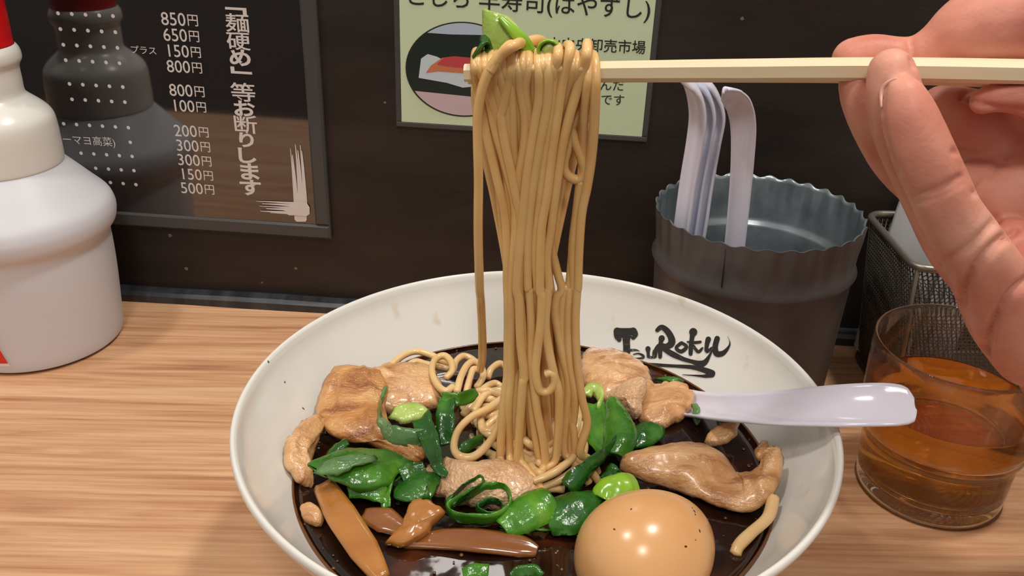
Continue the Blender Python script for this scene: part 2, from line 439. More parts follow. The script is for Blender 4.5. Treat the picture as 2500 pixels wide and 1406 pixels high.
# dark trim strip along the foot of the wall
prof = [(0, 0), (0, 0.0045), (0.0025, 0.0062), (0.0098, 0.0062), (0.0098, 0)]
V, Fc = [], []
NS = 60
for i in range(NS + 1):
    u = -0.85 + 1.9 * i / NS
    for (d, z) in prof:
        wob = 0.0006 * mnoise.noise(Vector((u * 22, 0, 0)))
        V.append(wp(u, z + (wob if z > 0 else 0), 0.0099 - d + wob * (1 if d < 0.002 else 0)))
for i in range(NS):
    for k in range(5):
        Fc.append((i * 5 + k, i * 5 + (k + 1) % 5, (i + 1) * 5 + (k + 1) % 5, (i + 1) * 5 + k))
tag(obj('trim_1', V, Fc, 'trim', smooth=False), 'dark grey strip along the foot of the wall', kind='structure')
# counter
def counter():
    c0 = wp(-0.85, 0, 0.0004); c1 = wp(1.05, 0, 0.0004)
    V = [(-1.0, 0.135, 0), (1.0, 0.115, 0), (c1[0], c1[1], 0), (c0[0], c0[1], 0)]
    V += [(x, y, -0.03) for x, y, _ in V]
    o = obj('counter', V, [(0, 1, 2, 3), (7, 6, 5, 4), (0, 4, 5, 1), (1, 5, 6, 2), (2, 6, 7, 3), (3, 7, 4, 0)], 'wood', smooth=False)
    return tag(o, 'light wood-grain laminate counter under the ramen bowl', 'counter')
counter()
M['floor'] = noisy('dark_floor', [(0.35, (44, 36, 32)), (0.65, (58, 48, 42))], 6, 0.5)
V, Fc = frame_box((0, 0, 0), (1, 0, 0), (0, 1, 0), (0, 0, 1), (-14, 14), (-24, 0.75), (-0.80, -0.75))
tag(obj('floor', V, Fc, 'floor', smooth=False), 'dark floor below the counter', kind='structure')

# ================================================================== text helper
def text_geo(s, size, offset=0.0, align='LEFT'):
    cu = bpy.data.curves.new('t', 'FONT'); cu.body = s; cu.size = size; cu.align_x = align; cu.align_y = 'CENTER'
    cu.offset = offset; cu.resolution_u = 3; cu.fill_mode = 'FRONT'
    ob = bpy.data.objects.new('t', cu); COL.objects.link(ob)
    me = bpy.data.meshes.new_from_object(ob.evaluated_get(bpy.context.evaluated_depsgraph_get()))
    V = np.array([v.co[:] for v in me.vertices]); Fc = [tuple(p.vertices) for p in me.polygons]
    bpy.data.objects.remove(ob); bpy.data.curves.remove(cu); bpy.data.meshes.remove(me)
    return V, Fc
def wall_text(name, s, p_left, p_right, sy, m, parent, off, offset=0.0, rot90=False, label=None, ref=None):
    """text whose left and right ends stand at two photo points on the wall plane"""
    a, b = onwall(*p_left, off), onwall(*p_right, off)
    V, Fc = text_geo(s, 1.0, offset)
    if len(V) == 0: return None
    if rot90: V = np.stack([V[:, 1], -V[:, 0], V[:, 2]], 1)
    x0, x1 = V[:, 0].min(), V[:, 0].max()
    if ref:
        R_ = text_geo(ref, 1.0, offset)[0]; x0 = x1 - (R_[:, 0].max() - R_[:, 0].min())
    yc = (V[:, 1].min() + V[:, 1].max()) / 2
    u = b - a; L = np.linalg.norm(u); u /= L; v = np.cross(-WALL_N, u)   # up in the wall plane
    if v[2] < 0: v = -v
    k = L / (x1 - x0)
    W = [a + u * (p[0] - x0) * k + v * (p[1] - yc) * k * sy for p in V]
    o = obj(name, W, Fc, m, parent, smooth=False)
    if label: o['label'] = label
    return o

# ================================================================== MENU BOARD (left)
menu = empty('menu_board', 'black menu in a clear case with white prices, on the wall behind white bottle', 'menu')
MT = 0.004
mu0, mu1, mz0, mz1 = -0.235, 0.0693, 0.0455, 0.272
rotm = math.radians(-0.7)
def mp_(u, z, off):
    c0, c1 = u - mu1, z - mz0
    return wp(mu1 + c0 * math.cos(rotm) - c1 * math.sin(rotm), mz0 + c0 * math.sin(rotm) + c1 * math.cos(rotm), off)
def wall_slab(name, u0, u1, z0, z1, o0, o1, m, parent, mapf, bev=0.0):
    V = []
    for off, ins in ((o0, 0), (o1 - bev, 0), (o1, bev)):
        V += [mapf(u0 + ins, z0 + ins, off), mapf(u1 - ins, z0 + ins, off), mapf(u1 - ins, z1 - ins, off), mapf(u0 + ins, z1 - ins, off)]
    Fc = [(3, 2, 1, 0), (8, 9, 10, 11)]
    for l in (0, 4):
        for k in range(4): Fc.append((l + k, l + (k + 1) % 4, l + 4 + (k + 1) % 4, l + 4 + k))
    return obj(name, V, Fc, m, parent, smooth=False)
EDG = 0.0085
wall_slab('print_sheet', mu0 + EDG, mu1 - EDG, mz0 + EDG, mz1 - EDG, 0.0003, MT * 0.6, 'board', menu, mp_)
for (a0, a1, b0, b1) in ((mu0, mu1, mz0, mz0 + EDG), (mu0, mu1, mz1 - EDG, mz1), (mu0, mu0 + EDG, mz0 + EDG, mz1 - EDG), (mu1 - EDG, mu1, mz0 + EDG, mz1 - EDG)):
    wall_slab('case_edge', a0, a1, b0, b1, 0.0003, MT, 'case', menu, mp_, 0.0012)
OFFT = MT * 0.6 + 0.0002
rows = [(393, 483, 47), (398, 486, 86), (404, 490, 125), (407, 493, 163), (413, 499, 221), (419, 503, 259), (425, 509, 320), (430, 513, 356), (433, 516, 391), (439, 520, 426), (441, 523, 460)]
for (xl, xr, yy), s in zip(rows, ['850円', '650円', '150円', '800円', '800円', '100円', '200円', '300円', '300円', '150円', '500円']):
    w_ = xr - xl
    wall_text('price_text', s[:3], (xl, yy - 2), (xl + w_ * 0.66, yy + 1), 1.06, 'print', menu, OFFT, 0.004, ref='000')
    wall_text('price_text', s[3:], (xl + w_ * 0.72, yy + 2), (xr, yy + 4), 1.02, 'print', menu, OFFT, 0.004)
wall_text('menu_text', 'プラス', (320, 120), (381, 124), 0.95, 'print', menu, OFFT)
wall_text('menu_text', 'ーマヨ高菜)', (154, 341), (281, 349), 1.0, 'print', menu, OFFT)
for ch, cx, cy, w, r90 in [('「', 576, 27, 52, True), ('麺', 579, 56, 58, False), ('硬', 582, 101, 58, False), ('め', 586, 141, 52, False), ('」', 589, 172, 52, True),
                           ('等', 593, 225, 60, False), ('お', 597, 265, 52, False), ('断', 600, 304, 56, False), ('り', 602, 342, 36, False), ('し', 604, 380, 44, False), ('ま', 610, 419, 46, False), ('す', 612, 458, 52, False)]:
    sy = 0.76 if not r90 else 0.6
    if ch in 'りし': sy = 0.72
    wall_text('notice_character', ch, (cx - w / 2, cy - 1.5), (cx + w / 2, cy + 1.5), sy, 'print', menu, OFFT, 0.010 if ch in '麺硬等断' else 0.030, r90)
# leader dots, one flat print
D7 = [(415, 95, 808, 115, 5), (432, 208, 825, 230, 5), (453, 320, 840, 342, 5), (470, 430, 855, 452, 5), (497, 600, 878, 622, 5), (515, 710, 893, 730, 5),
      (455, 885, 918, 913, 6), (932, 1017, 932, 1017, 1), (580, 1095, 945, 1118, 5), (685, 1203, 958, 1220, 4), (790, 1305, 972, 1320, 3)]
geos = []
for (xa, ya, xb, yb, n) in D7:
    for i in range(n):
        t = i / max(1, n - 1)
        c = onwall((xa + (xb - xa) * t) * 0.3414, (ya + (yb - ya) * t) * 0.3414, OFFT); r = 0.00105
        geos.append(([c + WALL_U * r * math.cos(a) + np.array([0, 0, r * math.sin(a)]) for a in np.linspace(0, 2 * PI, 12, endpoint=False)], [tuple(range(12))]))
obj('leader_dots', *merge(geos), 'print', menu, smooth=False)
# brush corner mark
LAY = [0]
def px_strip(pts, widths, vertical):
    V = []; LAY[0] += 1; OFFT = MT * 0.6 + 0.0002 + 0.00004 * LAY[0]
    for (x, y), w in zip(pts, widths):
        if vertical: V += [onwall(x - w / 2, y, OFFT), onwall(x + w / 2, y, OFFT)]
        else: V += [onwall(x, y - w / 2, OFFT), onwall(x, y + w / 2, OFFT)]
    return V, [(2 * i, 2 * i + 1, 2 * i + 3, 2 * i + 2) for i in range(len(pts) - 1)]
g = []
for x0, y0, w in [(709, 362, 3), (714, 378, 5), (721, 352, 4), (727, 366, 5), (733, 354, 4), (737, 368, 3)]:
    g.append(px_strip([(x0, y0), (x0 + 4, y0 + 40), (x0 + 9, 470), (x0 + 12, 520)], [w * 0.4, w, w * 1.5, w * 1.9], True))
g.append(px_strip([(731, 470), (733, 500), (734, 536), (735, 541)], [22, 30, 30, 22], True))
for y0, x0, w in [(491, 626, 3), (497, 640, 4), (503, 634, 3), (509, 650, 5), (515, 636, 4), (519, 660, 3)]:
    g.append(px_strip([(x0, y0), (x0 + 40, y0 + 2), (706, y0 + 4), (745, y0 + 4)], [w * 0.4, w, w * 1.6, w * 2], False))
g.append(px_strip([(706, 508), (725, 509), (748, 511), (756, 514)], [28, 34, 34, 16], False))
obj('brush_mark', *merge(g), 'print', menu, smooth=False)

# ================================================================== SUSHI SIGN (centre)
sign = empty('sushi_sign', 'pale green laminated sushi sign with black lettering and oval photo, on the wall', 'sign')
su0, su1, sz0, sz1 = 0.1100, 0.2452, 0.1128, 0.272
rots = math.radians(-1.0)
def sp_(u, z, off):
    c0, c1 = u - su0, z - sz0
    return wp(su0 + c0 * math.cos(rots) - c1 * math.sin(rots), sz0 + 0.0012 + c0 * math.sin(rots) + c1 * math.cos(rots), off)
wall_slab('card', su0 + 0.003, su1 - 0.003, sz0 + 0.003, sz1 - 0.003, 0.0003, 0.0016, 'card', sign, sp_)
for (a0, a1, b0, b1) in ((su0, su1, sz0, sz0 + 0.003), (su0, su1, sz1 - 0.003, sz1), (su0, su0 + 0.003, sz0 + 0.003, sz1 - 0.003), (su1 - 0.003, su1, sz0 + 0.003, sz1 - 0.003)):
    wall_slab('laminate_edge', a0, a1, b0, b1, 0.0003, 0.0018, 'case', sign, sp_, 0.0005)
SO = 0.0018
wall_text('sign_text', 'こしら 早寿司(はやずし)', (998, -8), (1588, 26), 1.0, 'card_ink', sign, SO, 0.006)
wall_text('sign_text', '和歌山中央卸売市場', (1268, 103), (1576, 116), 1.0, 'card_ink', sign, SO, 0.008)
wall_text('sign_text', 'んだ', (1466, 207), (1524, 209), 1.0, 'card_ink', sign, SO, 0.004)
wall_text('sign_text', 'です', (1468, 243), (1524, 245), 1.0, 'card_ink', sign, SO, 0.004)
EC = (1131, 169); EA, EB = 141, 116
def ellpts(k=1.0, y0=-1e9, y1=1e9, n=72):
    P = []
    for a in np.linspace(0, 2 * PI, n, endpoint=False):
        x, y = EC[0] + EA * k * math.cos(a), EC[1] + EB * k * math.sin(a) + 0.03 * EA * k * math.cos(a)
        if y0 <= y <= y1: P.append((x, y))
    return P
def pic(name, P, m, lift): return poly(name, [onwall(x, y, SO + lift) for x, y in P], m, sign)
pic('photo_border', ellpts(1.0), 'card_ink', 0)
pic('photo_ground', ellpts(0.972), 'p_dark', 0.0001)
top = [p for p in ellpts(0.972) if p[1] < 82 + 0.02 * (p[0] - EC[0])]
top.sort(key=lambda p: p[0]); pic('photo_window', top + [(1200, 86), (1100, 84)], 'p_sky', 0.0002)
bot = [p for p in ellpts(0.972) if p[1] > 218 + 0.1 * (p[0] - 1010)]
bot.sort(key=lambda p: p[0]); pic('photo_table', bot, 'p_lilac', 0.0002)
pic('photo_rice', [(1028, 143), (1044, 132), (1066, 138), (1090, 150), (1150, 160), (1180, 175), (1180, 205), (1150, 212), (1130, 214), (1090, 202), (1022, 190)], 'p_rice', 0.0002)
pic('photo_fish', [(1040, 178), (1052, 160), (1080, 141), (1110, 137), (1170, 143), (1180, 180), (1120, 178), (1070, 174)], 'p_orange', 0.0003)
pic('photo_fish_top', [(1066, 157), (1084, 141), (1110, 137), (1170, 143), (1180, 168), (1110, 164)], 'p_red', 0.0004)

# ================================================================== RAMEN BOWL
BC = np.array([0.0092, 0.2748]); BROTH_Z, BROTH_R = 0.052, 0.0862
bowl = empty('ramen_bowl', 'wide white ramen bowl with black brush lettering inside its rim', 'bowl')
inner = [(0.0, 0.014), (0.030, 0.0145), (0.050, 0.021), (0.068, 0.033), (0.0795, 0.0440), (0.0875, 0.0535), (0.0955, 0.0645), (0.1005, 0.0725), (0.1022, 0.0765)]
rim = [(0.1028, 0.0790), (0.1038, 0.0800), (0.1048, 0.0796), (0.1052, 0.0782), (0.1046, 0.0762)]
outer = [(0.1020, 0.0715), (0.0985, 0.0655), (0.0905, 0.0530), (0.083, 0.0425), (0.072, 0.0300), (0.055, 0.0175), (0.040, 0.0105), (0.0375, 0.0080), (0.0370, 0.0003), (0.0335, 0.0003), (0.0330, 0.0060), (0.0, 0.0075)]
def dens(p, n=4): return [tuple(q) for q in catmull([np.array((*x, 0)) for x in p], n)[:, :2]]
inner_d = dens(inner)
lathe('bowl_body', inner_d + dens(rim, 3) + dens(outer[:7]) + outer[7:], BC, 'ceramic', bowl, n=160)
ir = np.array(inner_d)
def onbowl(x, y, off=0.00025):
    d = ray(x, y); best = None
    t = np.linspace(0.2, 0.6, 4000); P = CAM + d * t[:, None]
    rr = np.hypot(P[:, 0] - BC[0], P[:, 1] - BC[1]); zz = np.interp(rr, ir[:, 0], ir[:, 1], right=1.0)
    i = np.argmax((P[:, 2] < zz) & (rr < 0.1022) & (P[:, 1] > BC[1]))
    return P[i] - d * off * 2
def logo_stroke(pts, widths, sm=5):
    P = catmull([np.array((x, y, w)) for (x, y), w in zip(pts, widths)], sm)
    T = np.gradient(P[:, :2], axis=0); T /= np.linalg.norm(T, axis=1)[:, None] + 1e-9
    N = np.stack([-T[:, 1], T[:, 0]], 1)
    q2 = []
    K = 5
    for i in range(len(P)):
        for k in range(K):
            q2.append(P[i, :2] + N[i] * P[i, 2] * 0.5 * (2 * k / (K - 1) - 1))
    Fc = [(i * K + k, i * K + k + 1, (i + 1) * K + k + 1, (i + 1) * K + k) for i in range(len(P) - 1) for k in range(K - 1)]
    for e in (0, len(P) - 1):                       # round ends
        b = len(q2); q2.append(P[e, :2])
        for a in np.linspace(0, 2 * PI, 14, endpoint=False): q2.append(P[e, :2] + P[e, 2] * 0.5 * np.array((math.cos(a), math.sin(a))))
        Fc += [(b, b + 1 + k, b + 1 + (k + 1) % 14) for k in range(14)]
    V = [onbowl(1450 + x * 0.16, 760 + y * 0.16) for x, y in q2]
    return V, Fc
LET = [
    [([(355, 300), (370, 380), (385, 430)], [110, 120, 70]), ([(360, 310), (480, 330), (600, 310)], [120, 150, 120]), ([(600, 300), (610, 350), (600, 390)], [110, 125, 80]),
     ([(495, 340), (495, 450), (500, 560), (495, 690)], [140, 110, 105, 110])],
    [([(555, 590), (640, 588), (700, 608)], [40, 26, 6]), ([(600, 655), (680, 642), (745, 670), (755, 700), (690, 715), (560, 715)], [14, 22, 38, 36, 22, 14])],
    [([(825, 570), (828, 630), (830, 685)], [80, 50, 50]), ([(830, 690), (880, 700), (925, 685)], [40, 34, 34]), ([(915, 600), (915, 650), (915, 695)], [36, 50, 44])],
    [([(965, 285), (1030, 240), (1110, 290), (1175, 390), (1185, 480), (1110, 535), (1010, 540), (950, 580)], [60, 74, 90, 100, 110, 90, 110, 70]), ([(1035, 410), (1030, 420)], [95, 90]),
     ([(1035, 410), (1015, 520), (1010, 690)], [60, 70, 60]), ([(955, 580), (940, 690)], [50, 40]),
     ([(1080, 580), (1200, 650), (1350, 720), (1500, 765), (1620, 800), (1700, 770), (1760, 680), (1800, 600)], [70, 86, 66, 60, 96, 80, 44, 24])],
    [([(1330, 480), (1255, 555), (1330, 610), (1415, 540), (1340, 478)], [50, 52, 60, 52, 46])],
    [([(1515, 315), (1500, 380), (1482, 520), (1475, 645)], [125, 74, 70, 62]), ([(1430, 465), (1530, 475), (1625, 465)], [30, 44, 40]), ([(1520, 530), (1590, 615), (1655, 560)], [44, 50, 34])],
    [([(1745, 425), (1722, 520), (1722, 610), (1800, 555)], [84, 64, 54, 34]), ([(1880, 415), (1850, 540), (1870, 640), (1960, 640), (2040, 565), (2075, 480), (2040, 380)], [84, 84, 92, 76, 44, 18, 5])],
    [([(650, 780), (900, 810), (1200, 830), (1500, 850), (1700, 900), (1800, 945)], [10, 46, 44, 62, 84, 104]), ([(1800, 960), (1700, 985), (1560, 978), (1350, 965)], [90, 50, 24, 7])]]
for i, L in enumerate(LET):
    obj('underline_stroke' if i == 7 else 'letter', *merge([logo_stroke(*s) for s in L]), 'ink', bowl, smooth=False)

# broth
def broth():
    V, Fc = [], []; n, K = 128, 24
    V.append((BC[0], BC[1], BROTH_Z))
    for k in range(1, K + 1):
        r = BROTH_R * k / K
        for i in range(n):
            a = 2 * PI * i / n
            x, y = BC[0] + r * math.cos(a), BC[1] + r * math.sin(a)
            z = BROTH_Z + 0.0004 * mnoise.noise(Vector((x * 90, y * 90, 0))) + (0.0007 * max(0, (k / K - 0.96) / 0.04) if k / K > 0.96 else 0)
            V.append((x, y, z))
    for i in range(n): Fc.append((0, 1 + i, 1 + (i + 1) % n))
    for k in range(K - 1):
        for i in range(n):
            j = (i + 1) % n
            Fc.append((1 + k * n + i, 1 + k * n + j, 1 + (k + 1) * n + j, 1 + (k + 1) * n + i))
    b = len(V); prof = [(0.0795, 0.0445), (0.066, 0.032), (0.048, 0.0205), (0.028, 0.0155)]
    prev = 1 + (K - 1) * n
    for (r, z) in prof:
        s = len(V)
        for i in range(n):
            a = 2 * PI * i / n; V.append((BC[0] + r * math.cos(a), BC[1] + r * math.sin(a), z))
        for i in range(n):
            j = (i + 1) % n; Fc.append((prev + i, prev + j, s + j, s + i))
        prev = s
    Fc.append(tuple(prev + i for i in range(n)))
    return tag(obj('broth', V, Fc, 'broth'), 'dark glossy soy broth filling the white ramen bowl', 'soup')
broth_o = broth()
a = np.linspace(0, 2 * PI, 120, endpoint=False)
rr = BROTH_R + 0.0002 + 0.0005 * np.sin(a * 7) * np.sin(a * 3 + 1)
ring = np.stack([BC[0] + rr * np.cos(a), BC[1] + rr * np.sin(a), np.full_like(a, BROTH_Z + 0.0008)], 1)
tag(tube('oil_rim', ring, 0.0006, 'foam', broth_o, 6, (0, 0, 1), 0.6, True), 'thin golden oil line where broth meets the bowl')

# ================================================================== PORK
PK = 'pork slices in the ramen'
def pork(outline, center, thick, m, label, **kw):
    return tag(patty('pork_slice', outline, center, thick, m, **kw), label, 'pork', PK)
z = 0.056
tag(crumple(loft('pork_slice', [(815, 893, .067), (785, 945, .063), (770, 1008, .058), (800, 1058, .0555), (880, 1076, .0550), (955, 1113, .054), (1018, 1137, .053)],
     [(925, 903, .065), (948, 945, .063), (940, 995, .061), (955, 1038, .0605), (995, 1068, .060), (1032, 1090, .0585), (1046, 1115, .056)], 0.0048, 'pork_brown', rows=13, ripple=0.0016, seed=1), 0.0005, 260),
    'large brown pork slice against the left inside wall of the bowl', 'pork', PK)
pork([(880, 930, .061), (930, 895, .064), (985, 888, .064), (1050, 900, .061), (1080, 945, .058), (1075, 990, .056), (1000, 1010, .056), (930, 1000, .058), (895, 965, .060)],
     (985, 945, .0605), 0.006, 'pork', 'pork slice behind the curled scallion, left of the noodle pile', seed=2, bulge=0.001)
pork([(768, 1012, .062), (790, 1030, .058), (772, 1075, .055), (758, 1120, .054), (752, 1165, .053), (760, 1188, .052), (735, 1180, .054), (703, 1140, .058), (696, 1095, .061), (722, 1045, .063)],
     (740, 1105, .0585), 0.005, 'pork', 'pork edge curling up the far left wall of the bowl', seed=3)
pork([(1040, 1150, .0555), (1085, 1120, .060), (1150, 1128, .062), (1240, 1122, .062), (1300, 1150, .060), (1322, 1200, .057), (1280, 1240, .054), (1180, 1245, .053), (1090, 1225, .053), (1050, 1195, .053)],
     (1180, 1180, .0605), 0.006, 'pork_pale', 'pale glistening pork slice in front of the noodle pile', bulge=0.0015, seed=4)
pork([(1425, 862, .058), (1470, 855, .060), (1530, 868, .060), (1580, 900, .058), (1592, 950, .057), (1560, 985, .056), (1500, 985, .056), (1440, 960, .056), (1415, 910, .057)],
     (1500, 920, .0595), 0.006, 'pork', 'flat pork slice below the black lettering, at the back of the bowl', bulge=0.0015, seed=5)
pork([(1470, 970, .058), (1510, 945, .062), (1560, 922, .065), (1580, 935, .065), (1570, 980, .061), (1562, 1020, .057), (1530, 1024, .054), (1490, 1000, .056)],
     (1530, 978, .0615), 0.006, 'pork_pale', 'small folded pork piece standing between the two pork slices at the back', bulge=0.001, seed=6)
pork([(1580, 945, .056), (1640, 935, .058), (1685, 945, .058), (1692, 985, .056), (1660, 1025, .054), (1610, 1045, .053), (1560, 1030, .053), (1560, 985, .055)],
     (1628, 988, .0575), 0.005, 'pork', 'round pork piece touching the spoon at the back right of the bowl', seed=7)
tag(crumple(loft('pork_slice', [(1520, 1112, .060), (1560, 1098, .062), (1650, 1083, .063), (1725, 1088, .062), (1766, 1115, .058), (1788, 1152, .056), (1830, 1165, .057), (1868, 1140, .061), (1890, 1097, .066)],
     [(1512, 1150, .056), (1580, 1176, .056), (1640, 1190, .0555), (1700, 1215, .055), (1760, 1238, .0545), (1825, 1246, .0555), (1872, 1222, .0585), (1896, 1170, .063), (1906, 1094, .068)], 0.006, 'pork', ripple=0.0022, seed=3), 0.0004, 220),
    'wide pork slice curling up the right wall, behind the egg', 'pork', PK)
pork([(1740, 1050, .057), (1790, 1025, .061), (1805, 1030, .061), (1795, 1065, .058), (1760, 1088, .055), (1720, 1085, .054)],
     (1765, 1058, .0575), 0.004, 'pork', 'small pork scrap just below the spoon handle', seed=9, rings=6)
pork([(1865, 1075, .058), (1875, 1080, .060), (1868, 1110, .058), (1850, 1125, .056), (1845, 1105, .056)], (1860, 1100, .0585), 0.0025, 'pork_brown', 'tiny brown pork shred at the right bowl wall above the wide slice', seed=10, rings=5)
pork([(735, 1235, .055), (765, 1228, .056), (790, 1255, .055), (785, 1285, .053), (755, 1280, .053), (735, 1260, .054)], (760, 1257, .0555), 0.004, 'pork', 'small pork scrap at the lower left edge of the broth', seed=11, rings=6)

# ================================================================== BAMBOO SHOOTS
MM = 'bamboo shoots in the ramen'
def strip(pts, w, th, m, label, sm=6):
    P = [atz(*p) for p in pts]
    return tag(ribbon('bamboo_shoot', P, (0.8, 0.6, 0.25) if pts[0][1] < pts[-1][1] - 90 else (0.0, 1, 0.3), w, th, m, curl=0.12, wn=7, sm=sm), label, 'bamboo shoot', MM)
strip([(792, 1188, .0565), (835, 1262, .0575), (890, 1345, .0565), (935, 1415, .0545)], [0.0075, 0.0102, 0.0096, 0.005], 0.0045, 'menma', 'long amber bamboo shoot slanting down the front left of the broth')
tag(patty('bamboo_shoot', [(1005, 1225, .061), (1045, 1218, .062), (1088, 1245, .061), (1060, 1280, .058), (1035, 1310, .056), (985, 1335, .054), (942, 1330, .053), (975, 1290, .056), (990, 1255, .059)], (1025, 1278, .059), 0.004, 'menma', seed=21, nscale=80), 'short flared bamboo shoot below the left scallions', 'bamboo shoot', MM)
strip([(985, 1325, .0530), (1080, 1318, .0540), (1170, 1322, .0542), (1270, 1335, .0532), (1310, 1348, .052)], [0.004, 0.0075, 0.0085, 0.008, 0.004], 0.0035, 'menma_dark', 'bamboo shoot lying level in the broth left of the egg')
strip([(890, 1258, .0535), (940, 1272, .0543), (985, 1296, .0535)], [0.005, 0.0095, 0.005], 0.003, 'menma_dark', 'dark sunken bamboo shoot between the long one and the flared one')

# ================================================================== NOODLES
NR = 0.00148
HANG = 'noodles hanging from the chopsticks'
PILE = 'noodles piled in the bowl'
Y0 = 0.268
def zz1(p): return (1080 + p[0] * 0.441, 80 + p[1] * 0.441)
def zz2(p): return (900 + p[0] * 0.4267, 650 + p[1] * 0.4267)
hr = random.Random(3)
def hang(upper, lower, dy, label=None, back=True, r=NR, raise_=0.0, bdx=0.0, sink=True, deep=0.0, wrap=True):
    """upper: points in the first measuring grid, lower: points in the second; front strand, over the sticks, back strand"""
    pts = [zz1(p) for p in upper] + [zz2(p) for p in lower]
    n_ = len(pts); P = []
    for i, (x, y) in enumerate(pts):
        q = dy + ((min(dy, -0.0094) - dy) * math.exp(-(i / 1.3) ** 2) if wrap else 0) + deep * max(0.0, (i / (n_ - 1) - 0.55) / 0.45) ** 1.5
        P.append(aty(x, y, Y0 + q))
    if sink:
        e = P[-1]
        if e[2] > 0.066: P.append(np.array([e[0] + hr.uniform(-.002, .003), e[1] + hr.uniform(-.001, .003), 0.066]))
        bx, by = hr.uniform(-.011, .013), hr.uniform(-.010, .004)
        for fx, zt in ((0.25, 0.0615), (0.65, 0.0585), (1.0, 0.0535)):
            P.append(np.array([e[0] + bx * fx, e[1] + by * fx, min(zt, P[-1][2] - 0.002)]))
    if back:
        a = P[0]; fy = Y0 - a[1]; top = np.array([a[0] + bdx * 0.3, Y0 - 0.0015, max(0.2038, a[2] + 0.0004) + raise_])
        b = a + np.array([bdx, fy + 0.0095, -0.0045]); c = a + np.array([bdx * 1.3, fy + 0.0095 + hr.uniform(0, .002), -0.022])
        cx = 0.0062 + (a[0] - 0.006) * 0.35 + hr.uniform(-.003, .003)
        d = np.array([cx, Y0 + 0.005 + hr.uniform(-.002, .003), 0.125]); e = np.array([0.0062 + (cx - 0.0062) * 0.9 + hr.uniform(-.003, .003), Y0 + 0.006 + hr.uniform(-.003, .003), 0.085])
        P = [e + np.array([hr.uniform(-.002, .006), 0.002, -0.032]), e, d, c, b, top] + P
    Pc = catmull(P, 8)
    rr = r * (1 + 0.06 * np.sin(np.linspace(0, 9 + hr.random() * 5, 24) + hr.random() * 6))
    o = tube('noodle', Pc, rr, 'noodle', seg=10)
    return tag(o, label or 'pale yellow noodle deep inside the raised bundle, behind the front strands', 'noodle', HANG)
# front strands, measured one by one
hang([(400, 70), (318, 128), (250, 230), (212, 345), (196, 460), (196, 620), (200, 820), (198, 1100), (206, 1400)], [(642, 210), (650, 400), (650, 520), (640, 590)], -0.0125,
     'noodle hanging alone as leftmost strand, apart from the bundle', raise_=-0.002, bdx=0.009, sink=False, deep=0.058)
ORD = ['first', 'second', 'third', 'fourth', 'fifth', 'sixth', 'seventh', 'eighth', 'ninth', 'tenth', 'eleventh', 'twelfth']
front = [
    ([(183, 188), (188, 250), (208, 340), (240, 540), (300, 800), (345, 1000), (357, 1200), (360, 1400)], [(798, 200), (800, 420), (798, 600), (772, 800), (757, 1000), (750, 1110)], -0.0045),
    ([(234, 188), (238, 240), (262, 380), (292, 530), (345, 720), (398, 930), (404, 1080), (392, 1250), (384, 1400)], [(820, 250), (812, 480), (812, 640), (800, 800)], -0.0050),
    ([(300, 188), (286, 300), (282, 420), (322, 600), (376, 800), (415, 960), (402, 1200), (404, 1400)], [(845, 300), (846, 500), (835, 700), (800, 900)], -0.0040),
    ([(378, 185), (364, 280), (334, 420), (326, 480), (352, 640), (400, 860), (440, 1100), (425, 1400)], [(872, 250), (886, 450), (885, 650), (868, 850), (858, 1000), (850, 1110)], -0.0066),
    ([(425, 190), (432, 310), (458, 480), (452, 640), (420, 820), (415, 1000), (418, 1200), (440, 1400)], [(905, 200), (905, 500), (920, 750), (935, 1000), (968, 1190)], -0.0056),
    ([(475, 188), (460, 330), (480, 480), (466, 640), (445, 800), (450, 1000), (462, 1400)], [(930, 250), (925, 520), (925, 720), (950, 950), (985, 1120)], -0.0052),
    ([(532, 188), (535, 360), (512, 500), (474, 740), (452, 950), (432, 1150), (412, 1400)], [(862, 200), (870, 420), (890, 620), (880, 700)], -0.0078),
    ([(588, 185), (580, 400), (535, 650), (494, 900), (472, 1150), (474, 1400)], [(920, 150), (930, 360), (930, 560), (960, 800), (1000, 1000), (1010, 1120)], -0.0074),
    ([(640, 122), (618, 250), (598, 500), (562, 750), (538, 950), (512, 1200), (524, 1400)], [(955, 150), (960, 350), (950, 520), (960, 640), (985, 760)], -0.0072),
]
for w_, (u_, l_, dy_) in zip(ORD, front):
    hang(u_, l_, dy_, deep=0.014 if w_ in ('third', 'fifth', 'ninth') else 0.0, label=w_ + ' front strand of the raised noodle bundle, counted from the left')
hang([(705, 112), (662, 300), (640, 450), (604, 700), (580, 900), (548, 1100), (540, 1400)], [(990, 180), (985, 330), (965, 480), (955, 600), (975, 700), (1025, 715), (1062, 665), (1050, 610), (1010, 615)], -0.0086,
     'noodle in the bundle whose end loops back up just above the pile', sink=False)
hang([(800, 112), (782, 200), (735, 350), (692, 500), (660, 650), (625, 900), (600, 1100), (578, 1250), (590, 1400)], [(1025, 150), (1010, 330), (1030, 480), (1060, 620), (1090, 760)], -0.0080, 'noodle slanting left from a peak beside the bare part of the chopsticks', raise_=0.0005, bdx=0.002)
hang([(848, 255), (840, 500), (824, 690), (800, 850), (770, 1000), (756, 1200), (750, 1400)], [(1192, 150), (1184, 330), (1195, 560), (1222, 760), (1250, 900)], -0.0040, 'rightmost noodle of the raised bundle, hanging down to the scallion', bdx=-0.002)
hang([(775, 200), (765, 400), (715, 520), (690, 650), (672, 740), (700, 795), (755, 812), (784, 770), (770, 700), (735, 610), (712, 530), (690, 420)], [], -0.0030, 'noodle curling into an open loop at the right of the raised bundle', back=False, sink=False, wrap=False)
